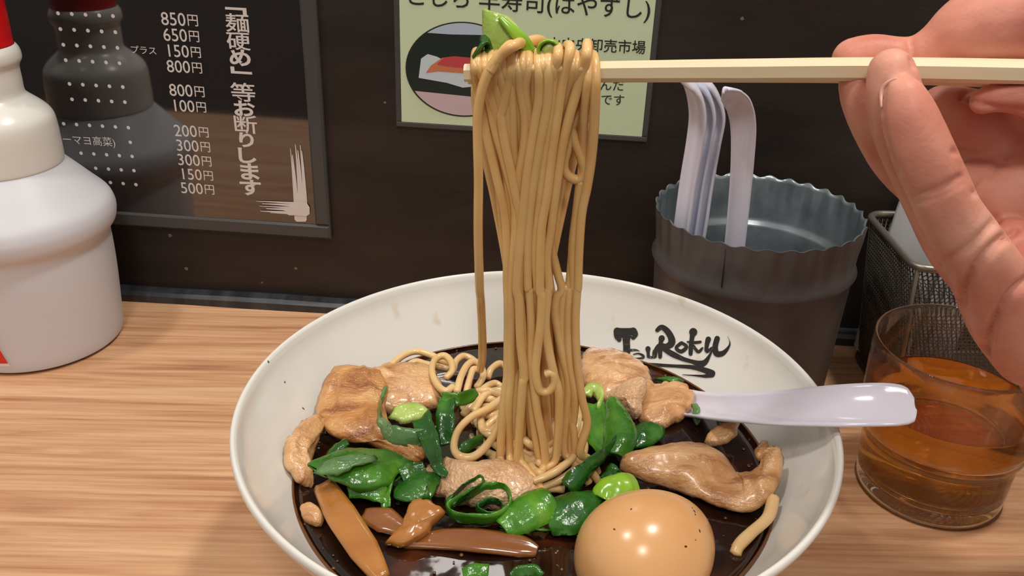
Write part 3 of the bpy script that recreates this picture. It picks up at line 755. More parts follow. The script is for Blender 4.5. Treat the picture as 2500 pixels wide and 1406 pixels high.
hang([(805, 250), (785, 450), (780, 620), (770, 800), (755, 950), (728, 1150), (704, 1400)], [(1120, 130), (1104, 320), (1108, 560), (1130, 760), (1160, 860)], -0.0022, 'noodle just left of the rightmost strand of the bundle')
hang([(560, 700), (570, 1000), (605, 1200), (640, 1340), (660, 1420)], [(1075, 180), (1065, 260), (1085, 380), (1110, 520), (1140, 700)], -0.0028, 'noodle crossing from the bundle to the right strands above the bowl', back=False, wrap=False)
hang([(765, 820), (745, 1000), (722, 1200), (726, 1400)], [(1150, 150), (1140, 320), (1150, 560), (1180, 760)], -0.0030, 'noodle hanging below the open loop, right of the bundle', back=False, wrap=False)
# strands farther back that fill the bundle
env = [(186, 185, 800), (350, 250, 750), (650, 320, 660), (950, 365, 630), (1200, 365, 590), (1400, 368, 600)]
for k in range(30):
    sx = 0.03 + 0.94 * ((k * 0.618) % 1.0); s2 = min(0.97, max(0.03, sx + hr.uniform(-.16, .16)))
    up_ = []
    for q, (gy, g0, g1) in enumerate(env):
        m_ = sx + (s2 - sx) * q / 5
        up_.append((g0 + (g1 - g0) * m_ + hr.uniform(-8, 8), gy))
    xe = 790 + 300 * s2
    hang(up_, [(xe, 300), (xe + hr.uniform(-15, 25), 600), (xe + hr.uniform(-20, 45), 850)], -0.0034 + 0.0011 * (k % 5), back=(k % 2 == 0), deep=0.016)
# arch on top, holding the scallion
o = tube('noodle', catmull([aty(*zz1(p), Y0 + d) for p, d in [((530, 175), 0.006), ((505, 110), 0.002), ((440, 72), -0.003), ((380, 66), -0.006), ((325, 120), -0.0115), ((262, 215), -0.0128)]], 8), NR, 'noodle', seg=10)
tag(o, 'noodle arching over the top of the chopsticks below the long scallion', 'noodle', HANG)

def pile(pts, label=None, r=0.00145, grid2=True, m='noodle_wet'):
    P = [atz(*(zz2(p[:2]) if grid2 else p[:2]), p[2]) for p in pts]
    Pc = catmull(P, 8)
    return tag(tube('noodle', Pc, r * (1 + 0.05 * np.sin(np.linspace(0, 12, 20))), m, seg=10), label or 'noodle coiled in the pile in the middle of the bowl', 'noodle', PILE)
pile([(840, 705, .062), (760, 760, .064), (680, 815, .066), (590, 860, .066), (515, 935, .065), (488, 1030, .064), (520, 1085, .064), (600, 1088, .064), (680, 1020, .066), (735, 930, .066), (760, 840, .065)], 'noodle in a big loop at the left front of the pile')
pile([(1060, 690, .068), (1100, 795, .070), (1165, 845, .069), (1190, 915, .067), (1150, 975, .065), (1080, 1005, .064), (1020, 1020, .062)], 'noodle bending around the right side of the pile')
pile([(1222, 900, .064), (1225, 980, .063), (1180, 1080, .063), (1090, 1160, .062), (1010, 1205, .061), (945, 1228, .060)], 'thick noodle curving along the right front of the pile')
pile([(1235, 940, .060), (1232, 1060, .060), (1190, 1150, .059), (1100, 1220, .058), (1000, 1262, .057)])
pile([(1115, 1275, .0545), (1050, 1272, .0555), (985, 1268, .0555)])
pile([(120, 575, .0590), (190, 515, .0605), (270, 488, .0605), (350, 505, .060), (430, 545, .059), (500, 560, .058)], 'noodle along the back wall behind the left pork')
pile([(215, 575, .058), (270, 545, .0595), (330, 560, .059), (400, 575, .058), (470, 590, .057)])
pile([(480, 690, .0625), (440, 715, .063), (390, 675, .063), (362, 600, .0635), (380, 535, .0640), (430, 512, .0645), (470, 545, .0640), (478, 600, .063), (440, 640, .062)], 'yellow noodle curled into a small ring behind the scallions')
pile([(440, 640, .060), (480, 600, .062), (500, 545, .063), (540, 515, .063), (590, 530, .062), (620, 560, .061)])
pile([(505, 720, .0625), (525, 640, .0635), (560, 570, .0645), (600, 545, .0645), (640, 570, .0630), (655, 630, .0625), (620, 690, .062)])
pile([(560, 720, .061), (580, 640, .062), (600, 590, .063), (640, 600, .062)])
pile([(680, 640, .059), (700, 590, .061), (745, 558, .061), (775, 570, .060)])
pile([(540, 850, .060), (600, 780, .062), (660, 700, .063), (720, 670, .063), (760, 690, .062)])
pile([(600, 830, .061), (660, 740, .063), (740, 710, .063), (800, 740, .062)])
pile([(640, 860, .062), (650, 930, .063), (700, 940, .0635), (760, 900, .0635), (850, 850, .063)])
rnd = random.Random(11)
for k in range(34):
    cx, cy = rnd.gauss(900, 120), rnd.gauss(900, 125)
    if not (600 < cx < 1190 and 640 < cy < 1150): cx, cy = 880 + rnd.uniform(-80, 80), 960 + rnd.uniform(-100, 100)
    a0 = rnd.uniform(0, 2 * PI); rad = rnd.uniform(110, 230); turn = rnd.uniform(1.6, 3.6) * rnd.choice((-1, 1))
    pts = []
    for i in range(7):
        aa = a0 + turn * i / 6
        x = cx + rad * math.cos(aa) * 1.0; y = cy + rad * math.sin(aa) * 0.72
        d = math.hypot((x - 900) / 330, (y - 930) / 300)
        zz = 0.0540 + 0.0110 * max(0, 1 - d * d) - 0.004 + 0.00014 * k
        pts.append((min(max(x, 540), 1225), min(max(y, 570), 1190), zz - (0.006 if i in (0, 6) else 0)))
    pile(pts)
for k in range(8):   # coils lying in front of the bundle foot
    cx, cy = rnd.uniform(800, 1150), rnd.uniform(960, 1130)
    a0 = rnd.uniform(0, 2 * PI); rad = rnd.uniform(110, 190); turn = rnd.uniform(1.4, 2.8) * rnd.choice((-1, 1))
    pts = []
    for i in range(7):
        aa = a0 + turn * i / 6
        x = cx + rad * math.cos(aa); y = cy + rad * math.sin(aa) * 0.6
        pts.append((min(max(x, 700), 1225), min(max(y, 850), 1215), 0.0580 + 0.0007 * k - (0.008 if i in (0, 6) else 0)))
    pile(pts)
for k in range(6):   # loose loops to the left and back of the bundle foot
    cx, cy = rnd.uniform(640, 860), rnd.uniform(690, 960)
    a0 = rnd.uniform(0, 2 * PI); rad = rnd.uniform(80, 140); turn = rnd.uniform(2.4, 4.4) * rnd.choice((-1, 1))
    pile([(cx + rad * math.cos(a0 + turn * i / 6), cy + rad * 0.75 * math.sin(a0 + turn * i / 6), 0.0590 + 0.0009 * k - (0.008 if i in (0, 6) else 0)) for i in range(7)])
for k in range(14):   # upright strands between bundle and pile
    x = 800 + k * 28 + rnd.uniform(-10, 10)
    pile([(x, 720, .075), (x + rnd.uniform(-20, 30), 850, .068), (x + rnd.uniform(-20, 50), 980, .0625), (x + rnd.uniform(-10, 60), 1090, .058)])
pile([(1888, 1215, .0585), (1875, 1262, .0565), (1835, 1300, .055), (1805, 1330, .0535), (1795, 1352, .052)], 'stray yellow noodle against the right bowl wall beside the egg', r=0.0021, grid2=False)

# ================================================================== SCALLIONS
SC = 'scallion pieces in the ramen'
def sc(o, label): return tag(crumple(o, 0.0008, 170), label, 'scallion', SC)
def A(*p): return [atz(*q) for q in p]
UPZ = (0, 0, 1.0)
sc(ribbon('scallion', A((940, 950, .066), (928, 990, .064), (928, 1030, .0625), (950, 1058, .062), (1000, 1070, .062), (1050, 1068, .062)), (0.25, 0.35, 1), [0.0035, 0.0055, 0.0065, 0.0075, 0.0075, 0.006], 0.0013, 'green_grey'), 'scallion strip curving like a hook around the pale slice')
sc(patty('scallion', [(948, 1015, .0645), (975, 990, .0660), (1020, 985, .0660), (1050, 1000, .0650), (1040, 1022, .064), (1000, 1032, .0635), (965, 1030, .0635)], (1000, 1008, .0652), 0.0025, 'green_pale', rings=5, seed=31), 'pale oval scallion slice inside the hooked strip')
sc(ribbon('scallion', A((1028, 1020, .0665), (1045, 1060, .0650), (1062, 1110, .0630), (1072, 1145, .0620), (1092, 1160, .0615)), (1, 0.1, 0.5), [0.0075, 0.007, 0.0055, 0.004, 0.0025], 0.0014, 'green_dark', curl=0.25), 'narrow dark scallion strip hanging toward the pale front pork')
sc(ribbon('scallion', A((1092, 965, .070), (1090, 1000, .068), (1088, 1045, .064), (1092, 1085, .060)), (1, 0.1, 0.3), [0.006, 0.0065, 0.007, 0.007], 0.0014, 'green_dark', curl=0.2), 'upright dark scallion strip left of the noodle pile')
sc(ribbon('scallion', A((1078, 968, .070), (1115, 975, .070), (1145, 965, .070), (1162, 955, .070)), (0.0, 0.6, 1), [0.004, 0.005, 0.005, 0.003], 0.0014, 'green', curl=0.2), 'scallion tip folded right onto the noodle pile')
sc(ribbon('scallion', A((1118, 1102, .060), (1150, 1085, .061), (1178, 1072, .061)), (0.2, 0.6, 1), [0.003, 0.0045, 0.003], 0.0014, 'green_dark'), 'small scallion sliver inside the big noodle loop')
sc(hollow('scallion', A((775, 1150, .0625), (850, 1140, .0625), (930, 1148, .0605), (985, 1152, .059)), [0.0045, 0.0105, 0.0105, 0.006], [0.0012, 0.0042, 0.0042, 0.002], 'green', cut0=0.003, cut1=-0.004), 'large green scallion piece with an open hollow, left of centre')
sc(patty('scallion', [(765, 1155, .0655), (800, 1125, .0675), (870, 1108, .0685), (920, 1118, .0670), (870, 1140, .0675), (820, 1160, .0660)], (850, 1130, .0685), 0.0016, 'green_grey', rings=5, seed=32), 'grey-green scallion flap lying on the large left piece')
sc(ribbon('scallion', A((800, 1120, .0585), (822, 1095, .0605), (848, 1078, .062)), (0.7, -0.4, 0.6), [0.007, 0.008, 0.007], 0.0014, 'green_dark', curl=0.2), 'small dark scallion piece above the large left one')
sc(ribbon('scallion', A((980, 1165, .0600), (1010, 1150, .061), (1038, 1140, .0615)), (0.1, 0.9, 0.5), [0.006, 0.007, 0.004], 0.0014, 'green_dark', curl=0.2), 'dark scallion scrap right of the large left piece')
sc(ribbon('scallion', A((850, 1205, .0575), (885, 1196, .0590), (925, 1206, .0585), (940, 1225, .056)), (0.1, 0.7, 0.6), [0.004, 0.006, 0.0065, 0.003], 0.0014, 'green', curl=0.2), 'bright scallion strip just below the large left piece')
sc(ribbon('scallion', A((945, 1165, .0600), (940, 1200, .0585), (944, 1240, .055)), (1, 0.2, 0.3), [0.006, 0.0045, 0.003], 0.0014, 'green', curl=0.3), 'scallion strip pointing down into the broth')
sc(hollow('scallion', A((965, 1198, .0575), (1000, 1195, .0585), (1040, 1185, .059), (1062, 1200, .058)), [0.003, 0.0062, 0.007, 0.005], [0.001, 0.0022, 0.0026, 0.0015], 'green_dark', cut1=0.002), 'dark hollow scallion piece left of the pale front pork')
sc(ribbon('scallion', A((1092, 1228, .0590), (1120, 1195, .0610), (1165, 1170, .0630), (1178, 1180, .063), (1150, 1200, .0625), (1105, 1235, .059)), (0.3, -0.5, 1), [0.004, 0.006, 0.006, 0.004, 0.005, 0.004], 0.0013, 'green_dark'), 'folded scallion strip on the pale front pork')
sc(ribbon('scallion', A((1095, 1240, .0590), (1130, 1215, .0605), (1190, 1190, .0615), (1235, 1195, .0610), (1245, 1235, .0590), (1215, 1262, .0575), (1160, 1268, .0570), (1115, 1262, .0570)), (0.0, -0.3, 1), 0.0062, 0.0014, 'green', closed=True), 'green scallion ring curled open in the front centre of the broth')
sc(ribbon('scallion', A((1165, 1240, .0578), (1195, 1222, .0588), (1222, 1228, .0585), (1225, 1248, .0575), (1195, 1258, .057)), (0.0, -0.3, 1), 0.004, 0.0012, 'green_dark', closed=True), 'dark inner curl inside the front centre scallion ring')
sc(ribbon('scallion', A((1226, 1288, .0565), (1262, 1262, .0585), (1310, 1232, .0605), (1343, 1212, .0615)), (-0.55, 0.8, 0.25), [0.007, 0.013, 0.0145, 0.010], 0.0014, 'green', curl=-0.22, wn=9), 'bright leafy scallion piece between the scallion ring and egg')
sc(ribbon('scallion', A((1338, 1275, .0560), (1375, 1256, .0585), (1420, 1232, .0600), (1460, 1212, .0595)), (-0.35, 0.9, 0.25), [0.009, 0.0155, 0.0150, 0.006], 0.0014, 'green_dark', curl=-0.22, wn=9), 'dark scallion piece touching the upper left of the egg')
sc(patty('scallion', [(1225, 1290, .0555), (1290, 1280, .0560), (1345, 1295, .0555), (1300, 1300, .054), (1250, 1305, .054)], (1288, 1292, .0560), 0.0016, 'green_dark', rings=4, seed=33), 'flat dark scallion scrap floating left of the egg')
sc(ribbon('scallion', A((1450, 985, .062), (1455, 1020, .0625), (1470, 1060, .0620), (1490, 1100, .0610)), (1, -0.1, 0.2), [0.007, 0.010, 0.012, 0.010], 0.0015, 'green', curl=0.2), 'broad scallion leaf right of the noodle pile')
sc(ribbon('scallion', A((1494, 974, .0645), (1503, 1012, .0645), (1508, 1060, .0625), (1492, 1112, .060)), (1, 0.1, 0.25), [0.004, 0.011, 0.014, 0.011], 0.0014, 'green', curl=-0.25, wn=9), 'tall scallion leaf in front of the back pork')
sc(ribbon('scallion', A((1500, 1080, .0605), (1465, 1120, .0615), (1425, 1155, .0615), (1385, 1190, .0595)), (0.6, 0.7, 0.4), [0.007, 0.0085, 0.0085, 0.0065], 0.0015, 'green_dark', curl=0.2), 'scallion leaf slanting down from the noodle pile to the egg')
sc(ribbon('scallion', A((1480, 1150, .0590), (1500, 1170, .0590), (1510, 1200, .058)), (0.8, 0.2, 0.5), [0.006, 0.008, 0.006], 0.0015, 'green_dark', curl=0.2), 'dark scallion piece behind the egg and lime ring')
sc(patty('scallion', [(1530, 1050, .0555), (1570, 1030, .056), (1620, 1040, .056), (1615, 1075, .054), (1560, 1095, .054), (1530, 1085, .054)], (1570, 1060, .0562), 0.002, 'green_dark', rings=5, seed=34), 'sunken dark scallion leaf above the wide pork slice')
sc(ribbon('scallion', A((1432, 965, .0625), (1440, 948, .0640), (1458, 950, .0640), (1466, 975, .0630), (1460, 1000, .062)), (0.2, 0.9, 0.5), 0.004, 0.0016, 'green_pale'), 'pale scallion arc at the right edge of the noodle bundle')
sc(hollow('scallion', A((1468, 1225, .0590), (1490, 1200, .0605), (1525, 1185, .0610), (1550, 1190, .060)), [0.004, 0.0058, 0.0058, 0.004], [0.003, 0.0042, 0.0042, 0.003], 'green_lime', cut1=0.001), 'lime-green round scallion piece touching the top of the egg')
sc(patty('scallion', [(1600, 925, .056), (1640, 920, .0565), (1668, 930, .056), (1640, 938, .055)], (1635, 928, .0565), 0.0016, 'green', rings=4, seed=35), 'small scallion scrap floating near the back bowl wall')
sc(patty('scallion', [(1690, 985, .0565), (1705, 990, .0575), (1712, 1020, .056), (1700, 1035, .054), (1690, 1015, .055)], (1700, 1010, .0565), 0.0016, 'green_grey', rings=4, seed=36), 'thin scallion scrap beside the spoon')
sc(ribbon('scallion', A((1130, 1402, .054), (1160, 1392, .055), (1190, 1395, .0545)), (0.1, 0.9, 0.4), 0.004, 0.0014, 'green', curl=0.2), 'small scallion piece floating at the front of the broth')
sc(ribbon('scallion', A((1250, 1412, .0545), (1265, 1396, .0555), (1300, 1392, .0555), (1318, 1410, .0545)), (0.0, 0.5, 1), 0.004, 0.0014, 'green_dark', curl=0.1), 'scallion ring edge showing at the front of the broth')
# on top of the lifted noodles
TOP = 'scallion pieces on the chopsticks'
def top_sc(o, label): return tag(o, label, 'scallion', TOP)
def Y(*p): return [aty(x, y, d) for x, y, d in p]
top_sc(hollow('scallion', Y((1208, 30, .268), (1218, 65, .267), (1236, 105, .266), (1262, 150, .266)), [0.0032, 0.0048, 0.0060, 0.0062], [0.0016, 0.0026, 0.0030, 0.003], 'green_pale', up=(0, 1, 0), cut0=0.0018), 'long pale green scallion standing up on the lifted noodles')
top_sc(ribbon('scallion', Y((1220, 42, .2645), (1250, 72, .2630), (1275, 98, .2630), (1292, 128, .264)), (1, 0.4, 0.3), [0.0015, 0.003, 0.004, 0.004], 0.0012, 'green_lime'), 'bright lime scallion edge along the long pale piece')
top_sc(ribbon('scallion', Y((1160, 138, .262), (1172, 118, .262), (1185, 104, .263), (1196, 118, .264), (1202, 138, .265)), (0.3, 1, 0.2), 0.006, 0.0015, 'green_dark'), 'small dark green scallion at the left end of the chopsticks')
a = np.linspace(0, 2 * PI, 12, endpoint=False)
top_sc(ribbon('scallion', [aty(1341 + 25 * math.cos(t), 122 + 23 * math.sin(t), 0.2635) for t in a], (0.15, 1, -0.2), 0.006, 0.0011, 'green_lime', closed=True), 'round scallion ring on the lifted noodles')
top_sc(patty('scallion', [(1341, 100, aty(1341, 100, .2632)[2]), (1362, 122, aty(1362, 122, .2632)[2]), (1341, 144, aty(1341, 144, .2632)[2]), (1320, 122, aty(1320, 122, .2632)[2])], (1341, 122, aty(1341, 122, .2632)[2]), 0.003, 'green_pale', rings=4, seed=41), 'pale core filling the round scallion on the noodles')

# ================================================================== EGG
def egg():
    c = atz(1578, 1352, 0.0565)
    V, Fc = [], []; n, K = 64, 40
    R, L = 0.0203, 0.0255
    ax = np.array([0.80, 0.52, 0.10]); ax /= np.linalg.norm(ax)
    N = np.cross(ax, (0, 0, 1)); N /= np.linalg.norm(N); B = np.cross(ax, N)
    for k in range(K + 1):
        t = PI * k / K; x = -math.cos(t)
        r = R * math.sin(t) * (1 - 0.10 * x)
        for i in range(n):
            a = 2 * PI * i / n
            V.append(c + ax * L * x * 0.92 + N * r * math.cos(a) + B * r * math.sin(a))
    for k in range(K):
        for i in range(n):
            j = (i + 1) % n
            Fc.append((k * n + i, k * n + j, (k + 1) * n + j, (k + 1) * n + i))
    o = tag(obj('soy_egg', V, Fc, 'egg'), 'whole tan soy-marinated egg in the front right of the bowl', 'egg')
    bm = bmesh.new(); bm.from_mesh(o.data); bmesh.ops.remove_doubles(bm, verts=bm.verts, dist=1e-6); bm.to_mesh(o.data); bm.free()
    me = o.data; bpy.context.view_layer.update()
    for (px, py, r) in [(1695, 1248, 4), (1697, 1256, 3), (1708, 1296, 4), (1674, 1334, 4), (1541, 1243, 3), (1500, 1292, 3), (1690, 1240, 2.5), (1698, 1318, 2)]:
        ok, loc, nor, _ = o.ray_cast(Vector(CAM), Vector(ray(px, py)))
        if not ok: continue
        k = r / F_PX * 0.24
        t1 = nor.orthogonal().normalized(); t2 = nor.cross(t1)
        pts = [loc + nor * 0.00008 + (t1 * math.cos(q) + t2 * math.sin(q)) * k * (1 + .35 * math.sin(2 * q + px)) for q in np.linspace(0, 2 * PI, 9, endpoint=False)]
        tip = loc + nor * (k * 0.5)
        obj('pepper_fleck', pts + [tip], [(i, (i + 1) % 9, 9) for i in range(9)], 'fleck', o)
egg()

# bubbles and oil beads on the broth: uncountable
rb = random.Random(5)
geos = []
def bead(c, r):
    V, Fc = [], []
    for k in range(3):
        e = k / 3 * PI / 2
        for i in range(8):
            q = 2 * PI * i / 8; V.append((c[0] + r * math.cos(e) * math.cos(q), c[1] + r * math.cos(e) * math.sin(q), c[2] + r * 0.7 * math.sin(e)))
    V.append((c[0], c[1], c[2] + r * 0.7))
    for k in range(2):
        for i in range(8): Fc.append((k * 8 + i, k * 8 + (i + 1) % 8, (k + 1) * 8 + (i + 1) % 8, (k + 1) * 8 + i))
    for i in range(8): Fc.append((16 + i, 16 + (i + 1) % 8, 24))
    return V, Fc
for i in range(230):
    if rb.random() < 0.45:
        q = rb.uniform(0, 2 * PI); rad = BROTH_R - rb.uniform(0.0005, 0.006)
    else:
        q = rb.uniform(PI, 2 * PI); rad = BROTH_R * math.sqrt(rb.random())
    geos.append(bead((BC[0] + rad * math.cos(q), BC[1] + rad * math.sin(q), BROTH_Z + 0.0003), rb.choice((0.0003, 0.0004, 0.0006, 0.0008))))
tag(obj('oil_beads', *merge(geos), 'bubble', broth_o), 'tiny oil beads scattered over the broth', kind='stuff')

# ================================================================== SPOONS
def spoon_geo(P, W, D, up, th=0.0022, flat_end=0.0):
    """swept trough: path, width and depth along it; up = open side of the trough"""
    n = 44; P = catmull(P, 10); t = np.linspace(0, 1, len(P))
    wv = np.interp(t, np.linspace(0, 1, len(W)), W); dv = np.interp(t, np.linspace(0, 1, len(D)), D)
    T = np.gradient(P, axis=0); T /= np.linalg.norm(T, axis=1)[:, None]
    U = np.asarray(up, float); U = np.tile(U, (len(P), 1)) if U.ndim == 1 else np.stack([np.interp(t, np.linspace(0, 1, len(U)), U[:, k]) for k in range(3)], 1)
    U = U - (U * T).sum(1)[:, None] * T; U /= np.linalg.norm(U, axis=1)[:, None]
    S = np.cross(T, U); K = 13; V, Fc = [], []
    for lay in (0, 1):
        for i in range(len(P)):
            for k in range(K):
                s = 2 * k / (K - 1) - 1
                h = dv[i] * (abs(s) ** 2.4)
                V.append(P[i] + S[i] * s * (wv[i] * 0.5 - (0.0 if lay else 0.0004)) + U[i] * (h - (th if lay else 0) * (1 - 0.55 * abs(s) ** 3)))
    H = len(P) * K
    for i in range(len(P) - 1):
        for k in range(K - 1):
            Fc.append((i * K + k, i * K + k + 1, (i + 1) * K + k + 1, (i + 1) * K + k))
            Fc.append((H + i * K + k, H + (i + 1) * K + k, H + (i + 1) * K + k + 1, H + i * K + k + 1))
        for k in (0, K - 1): Fc.append((i * K + k, (i + 1) * K + k, H + (i + 1) * K + k, H + i * K + k))
    for i in (0, len(P) - 1):
        for k in range(K - 1): Fc.append((i * K + k, i * K + k + 1, H + i * K + k + 1, H + i * K + k))
    return V, Fc
RW = [0.007, 0.0123, 0.0128, 0.0128, 0.0130, 0.0134, 0.0138, 0.0142, 0.0142, 0.0136, 0.0118, 0.004]
sp_path = [atz(1560, 985, .044), atz(1660, 995, .050), atz(1760, 1003, .0615), atz(1880, 1003, .074), atz(2010, 997, .0842), atz(2120, 992, .0895), atz(2195, 990, .0915), atz(2234, 990, .0920)]
bowl_w = [0.010, 0.028, 0.034, 0.030, 0.020]
sp = empty('soup_spoon', 'lavender-white soup spoon resting in the ramen bowl over its right rim', 'spoon')
obj('handle', *spoon_geo(sp_path, [0.019, 0.0165, 0.0155, 0.0150, 0.0150, 0.0152, 0.0156, 0.0160, 0.0164, 0.0168, 0.0170, 0.0170, 0.0170, 0.0169, 0.0166, 0.0161, 0.0150, 0.0125, 0.005], [0.005, 0.0042, 0.0035, 0.003, 0.0026, 0.0024, 0.0022, 0.002, 0.0018, 0.0015, 0.001], (0, -0.45, 0.9)), 'spoon', sp)
obj('scoop', *spoon_geo([atz(1420, 990, .040), atz(1470, 990, .0385), atz(1530, 988, .040), atz(1575, 986, .0445)], [0.006, 0.026, 0.032, 0.030, 0.017], [0.004, 0.011, 0.012, 0.010, 0.005], (0, 0, 1)), 'spoon', sp)

# ================================================================== CUTLERY TIN with spoons
TC = np.array([0.1168, 0.4085]); TZ = 0.1006
tin = empty('cutlery_tin', 'dark tin tub with a crimped rim holding spoons, behind the bowl', 'tub')
def crimp(a, r, zz_, j):
    k = min(1, max(0, (zz_ - 0.080) / 0.012))
    w = math.cos(a * 30)
    wz = math.cos(a * 30 + 1.0) * 0.0007 * (1 if zz_ > TZ - 0.002 else 0)
    return r + 0.0006 * k * k * w, zz_ + wz
out_p = [(0.0, 0.0006), (0.0418, 0.0006), (0.0436, 0.0030), (0.0452, 0.035), (0.0466, 0.066), (0.0470, 0.0735), (0.0487, 0.0758), (0.0470, 0.0782), (0.0474, 0.086), (0.0479, 0.093), (0.0483, 0.0985), (0.0485, TZ)]
in_p = [(0.0478, TZ), (0.0475, 0.0985), (0.0471, 0.093), (0.0466, 0.086), (0.0463, 0.0782), (0.0458, 0.0762), (0.0440, 0.0748), (0.0436, 0.0735), (0.0440, 0.066), (0.0436, 0.035), (0.0425, 0.004), (0.0, 0.0035)]
def dl(p): return [tuple(p[0])] + [tuple(q) for q in p[1:]]
lathe('outer_shell', out_p, TC, 'tin', tin, n=304, rmod=crimp)
lathe('inner_lining', [out_p[-1]] + in_p, TC, 'tin_in', tin, n=304, rmod=crimp)
# side seam
s0, s1 = aty(1765, 600, 0.3615), None
sa = math.atan2(s0[1] - TC[1], s0[0] - TC[0])
seam = [(TC[0] + (r + 0.0003) * math.cos(sa), TC[1] + (r + 0.0003) * math.sin(sa), zc) for r, zc in [(0.0472, 0.0795), (0.0476, 0.087), (0.0480, 0.093), (0.0484, 0.0985)]]
tube('seam', np.array(seam), 0.0003, 'ink', tin, 6)
def tin_spoon(pts, label, up, W, D, m, th=0.002):
    s = empty('soup_spoon', label, 'spoon', 'spoons in the tin tub')
    P = [aty(*p) for p in pts]
    obj('handle', *spoon_geo(P, W, D, up, th), m, s)
    b = P[0]; d = (P[0] - P[1]); d /= np.linalg.norm(d)
    foot = np.array([b[0] * 0.5 + TC[0] * 0.5, b[1] * 0.5 + TC[1] * 0.5, 0.0078])
    obj('scoop', *spoon_geo([b, (b + foot) / 2 + np.array((0, 0.003, 0)), foot], [0.0125, 0.026, 0.030, 0.024, 0.008], [0.002, 0.006, 0.008, 0.006, 0.003], up, th), m, s)
UPS = (-0.35, -0.93, 0.1)
wS = [0.0118, 0.0122, 0.0124, 0.0128, 0.0132, 0.0134, 0.0134, 0.0128, 0.0105, 0.003]
tin_spoon([(1783, 690, .392), (1795, 590, .391), (1806, 480, .390), (1813, 390, .388), (1815, 310, .385), (1806, 262, .380), (1788, 236, .373), (1772, 222, .366)], 'white spoon standing alone at the right in the tin tub', (-0.30, -0.95, 0.1), [0.0092, 0.0094, 0.0096, 0.0098, 0.0102, 0.0108, 0.0110, 0.0106, 0.009, 0.0030], [0.0022, 0.002, 0.0018, 0.0016, 0.0012, 0.0008], 'spoon')
for k, (lab, m) in enumerate([('leftmost bluish-white spoon of the nested stack in the tin tub', 'spoon'), ('middle spoon of the nested stack in the tin tub', 'spoon_blue'), ('rear right spoon of the nested stack in the tin tub', 'spoon')]):
    dx = k * 21; dyy = 0.0045 * k
    tin_spoon([(1664 + dx, 600, .401 + dyy), (1672 + dx, 550, .400 + dyy), (1686 + dx, 450, .400 + dyy), (1703 + dx, 350, .399 + dyy), (1709 + dx * 1.1, 285, .397 + dyy), (1701 + dx * 1.0, 235, .394 + dyy), (1684 + dx, 205, .390 + dyy), (1660 + dx * 0.9, 190, .385 + dyy)],
              lab, (-0.86, -0.5, 0.1), [0.0095, 0.0098, 0.010, 0.0104, 0.0108, 0.011, 0.011, 0.0108, 0.009, 0.003], [0.003, 0.0028, 0.0026, 0.0022, 0.0018, 0.001], m)

# ================================================================== WIRE BASKET with napkin
bk = empty('wire_basket', 'dark woven wire basket holding white napkins, beside the tin tub', 'basket')
KX0, KX1, KY0, KY1, KZ = 0.186, 0.290, 0.385, 0.452, 0.082
ins = 0.006
def corner_path(x0, x1, y0, y1, zc, r=0.008, n=5):
    P = []
    for cx, cy, a0 in ((x1 - r, y0 + r, -PI / 2), (x1 - r, y1 - r, 0), (x0 + r, y1 - r, PI / 2), (x0 + r, y0 + r, PI)):
        for i in range(n + 1):
            q = a0 + PI / 2 * i / n; P.append((cx + r * math.cos(q), cy + r * math.sin(q), zc))
    return np.array(P)
tube('rim_wire', corner_path(KX0, KX1, KY0, KY1, KZ), 0.0019, 'wire', bk, 10, (0, 0, 1), 1, True)
tube('base_wire', corner_path(KX0 + ins, KX1 - ins, KY0 + ins, KY1 - ins, 0.0022), 0.0015, 'wire_dark', bk, 8, (0, 0, 1), 1, True)
def dense_path(P, step):
    P = np.vstack([P, P[:1]]); d = np.r_[0, np.cumsum(np.linalg.norm(np.diff(P, axis=0), axis=1))]
    s = np.arange(0, d[-1], step); return np.stack([np.interp(s, d, P[:, k]) for k in range(3)], 1)
geos = []
NROW = 40
for k in range(NROW):          # wavy weft wires
    f = (k + 0.5) / NROW; i_ = ins * (1 - f)
    base = dense_path(corner_path(KX0 + i_, KX1 - i_, KY0 + i_, KY1 - i_, 0.003 + f * (KZ - 0.004)), 0.0011)
    base[:, 2] += 0.00055 * np.where(np.arange(len(base)) % 2, 1, -1)
    geos.append(tube_geo(base, 0.00040, 4, (0, 0, 1), 1, True))
obj('woven_mesh', *merge(geos), 'wire_dark', bk, smooth=True)['kind'] = 'stuff'
geos = []
top = dense_path(corner_path(KX0, KX1, KY0, KY1, KZ), 0.0024); bot = dense_path(corner_path(KX0 + ins, KX1 - ins, KY0 + ins, KY1 - ins, 0.002), 0.0024 * 0.93)
for i in range(min(len(top), len(bot))):
    geos.append(tube_geo(np.array([bot[i], (top[i] + bot[i]) / 2, top[i]]), 0.00035, 4, (0.3, 0.9, 0.1)))
obj('upright_wires', *merge(geos), 'wire_dark', bk)['kind'] = 'stuff'
# floor plate of the basket and lining that closes the weave
V, Fc = merge([frame_box((0, 0, 0), (1, 0, 0), (0, 1, 0), (0, 0, 1), (KX0 + ins + .001, KX1 - ins - .001), (KY0 + ins + .001, KY1 - ins - .001), (0.0006, 0.0016))])
obj('base_plate', V, Fc, 'wire_dark', bk, smooth=False)
for (cx, cy) in ((KX0 + 0.0022, KY0 + 0.0022), (KX0 + 0.0022, KY1 - 0.0022)):
    tube('corner_post', np.array([(cx + ins, cy + (ins if cy < 0.4 else -ins), 0.002), (cx, cy, KZ)]), 0.0012, 'wire', bk, 8)
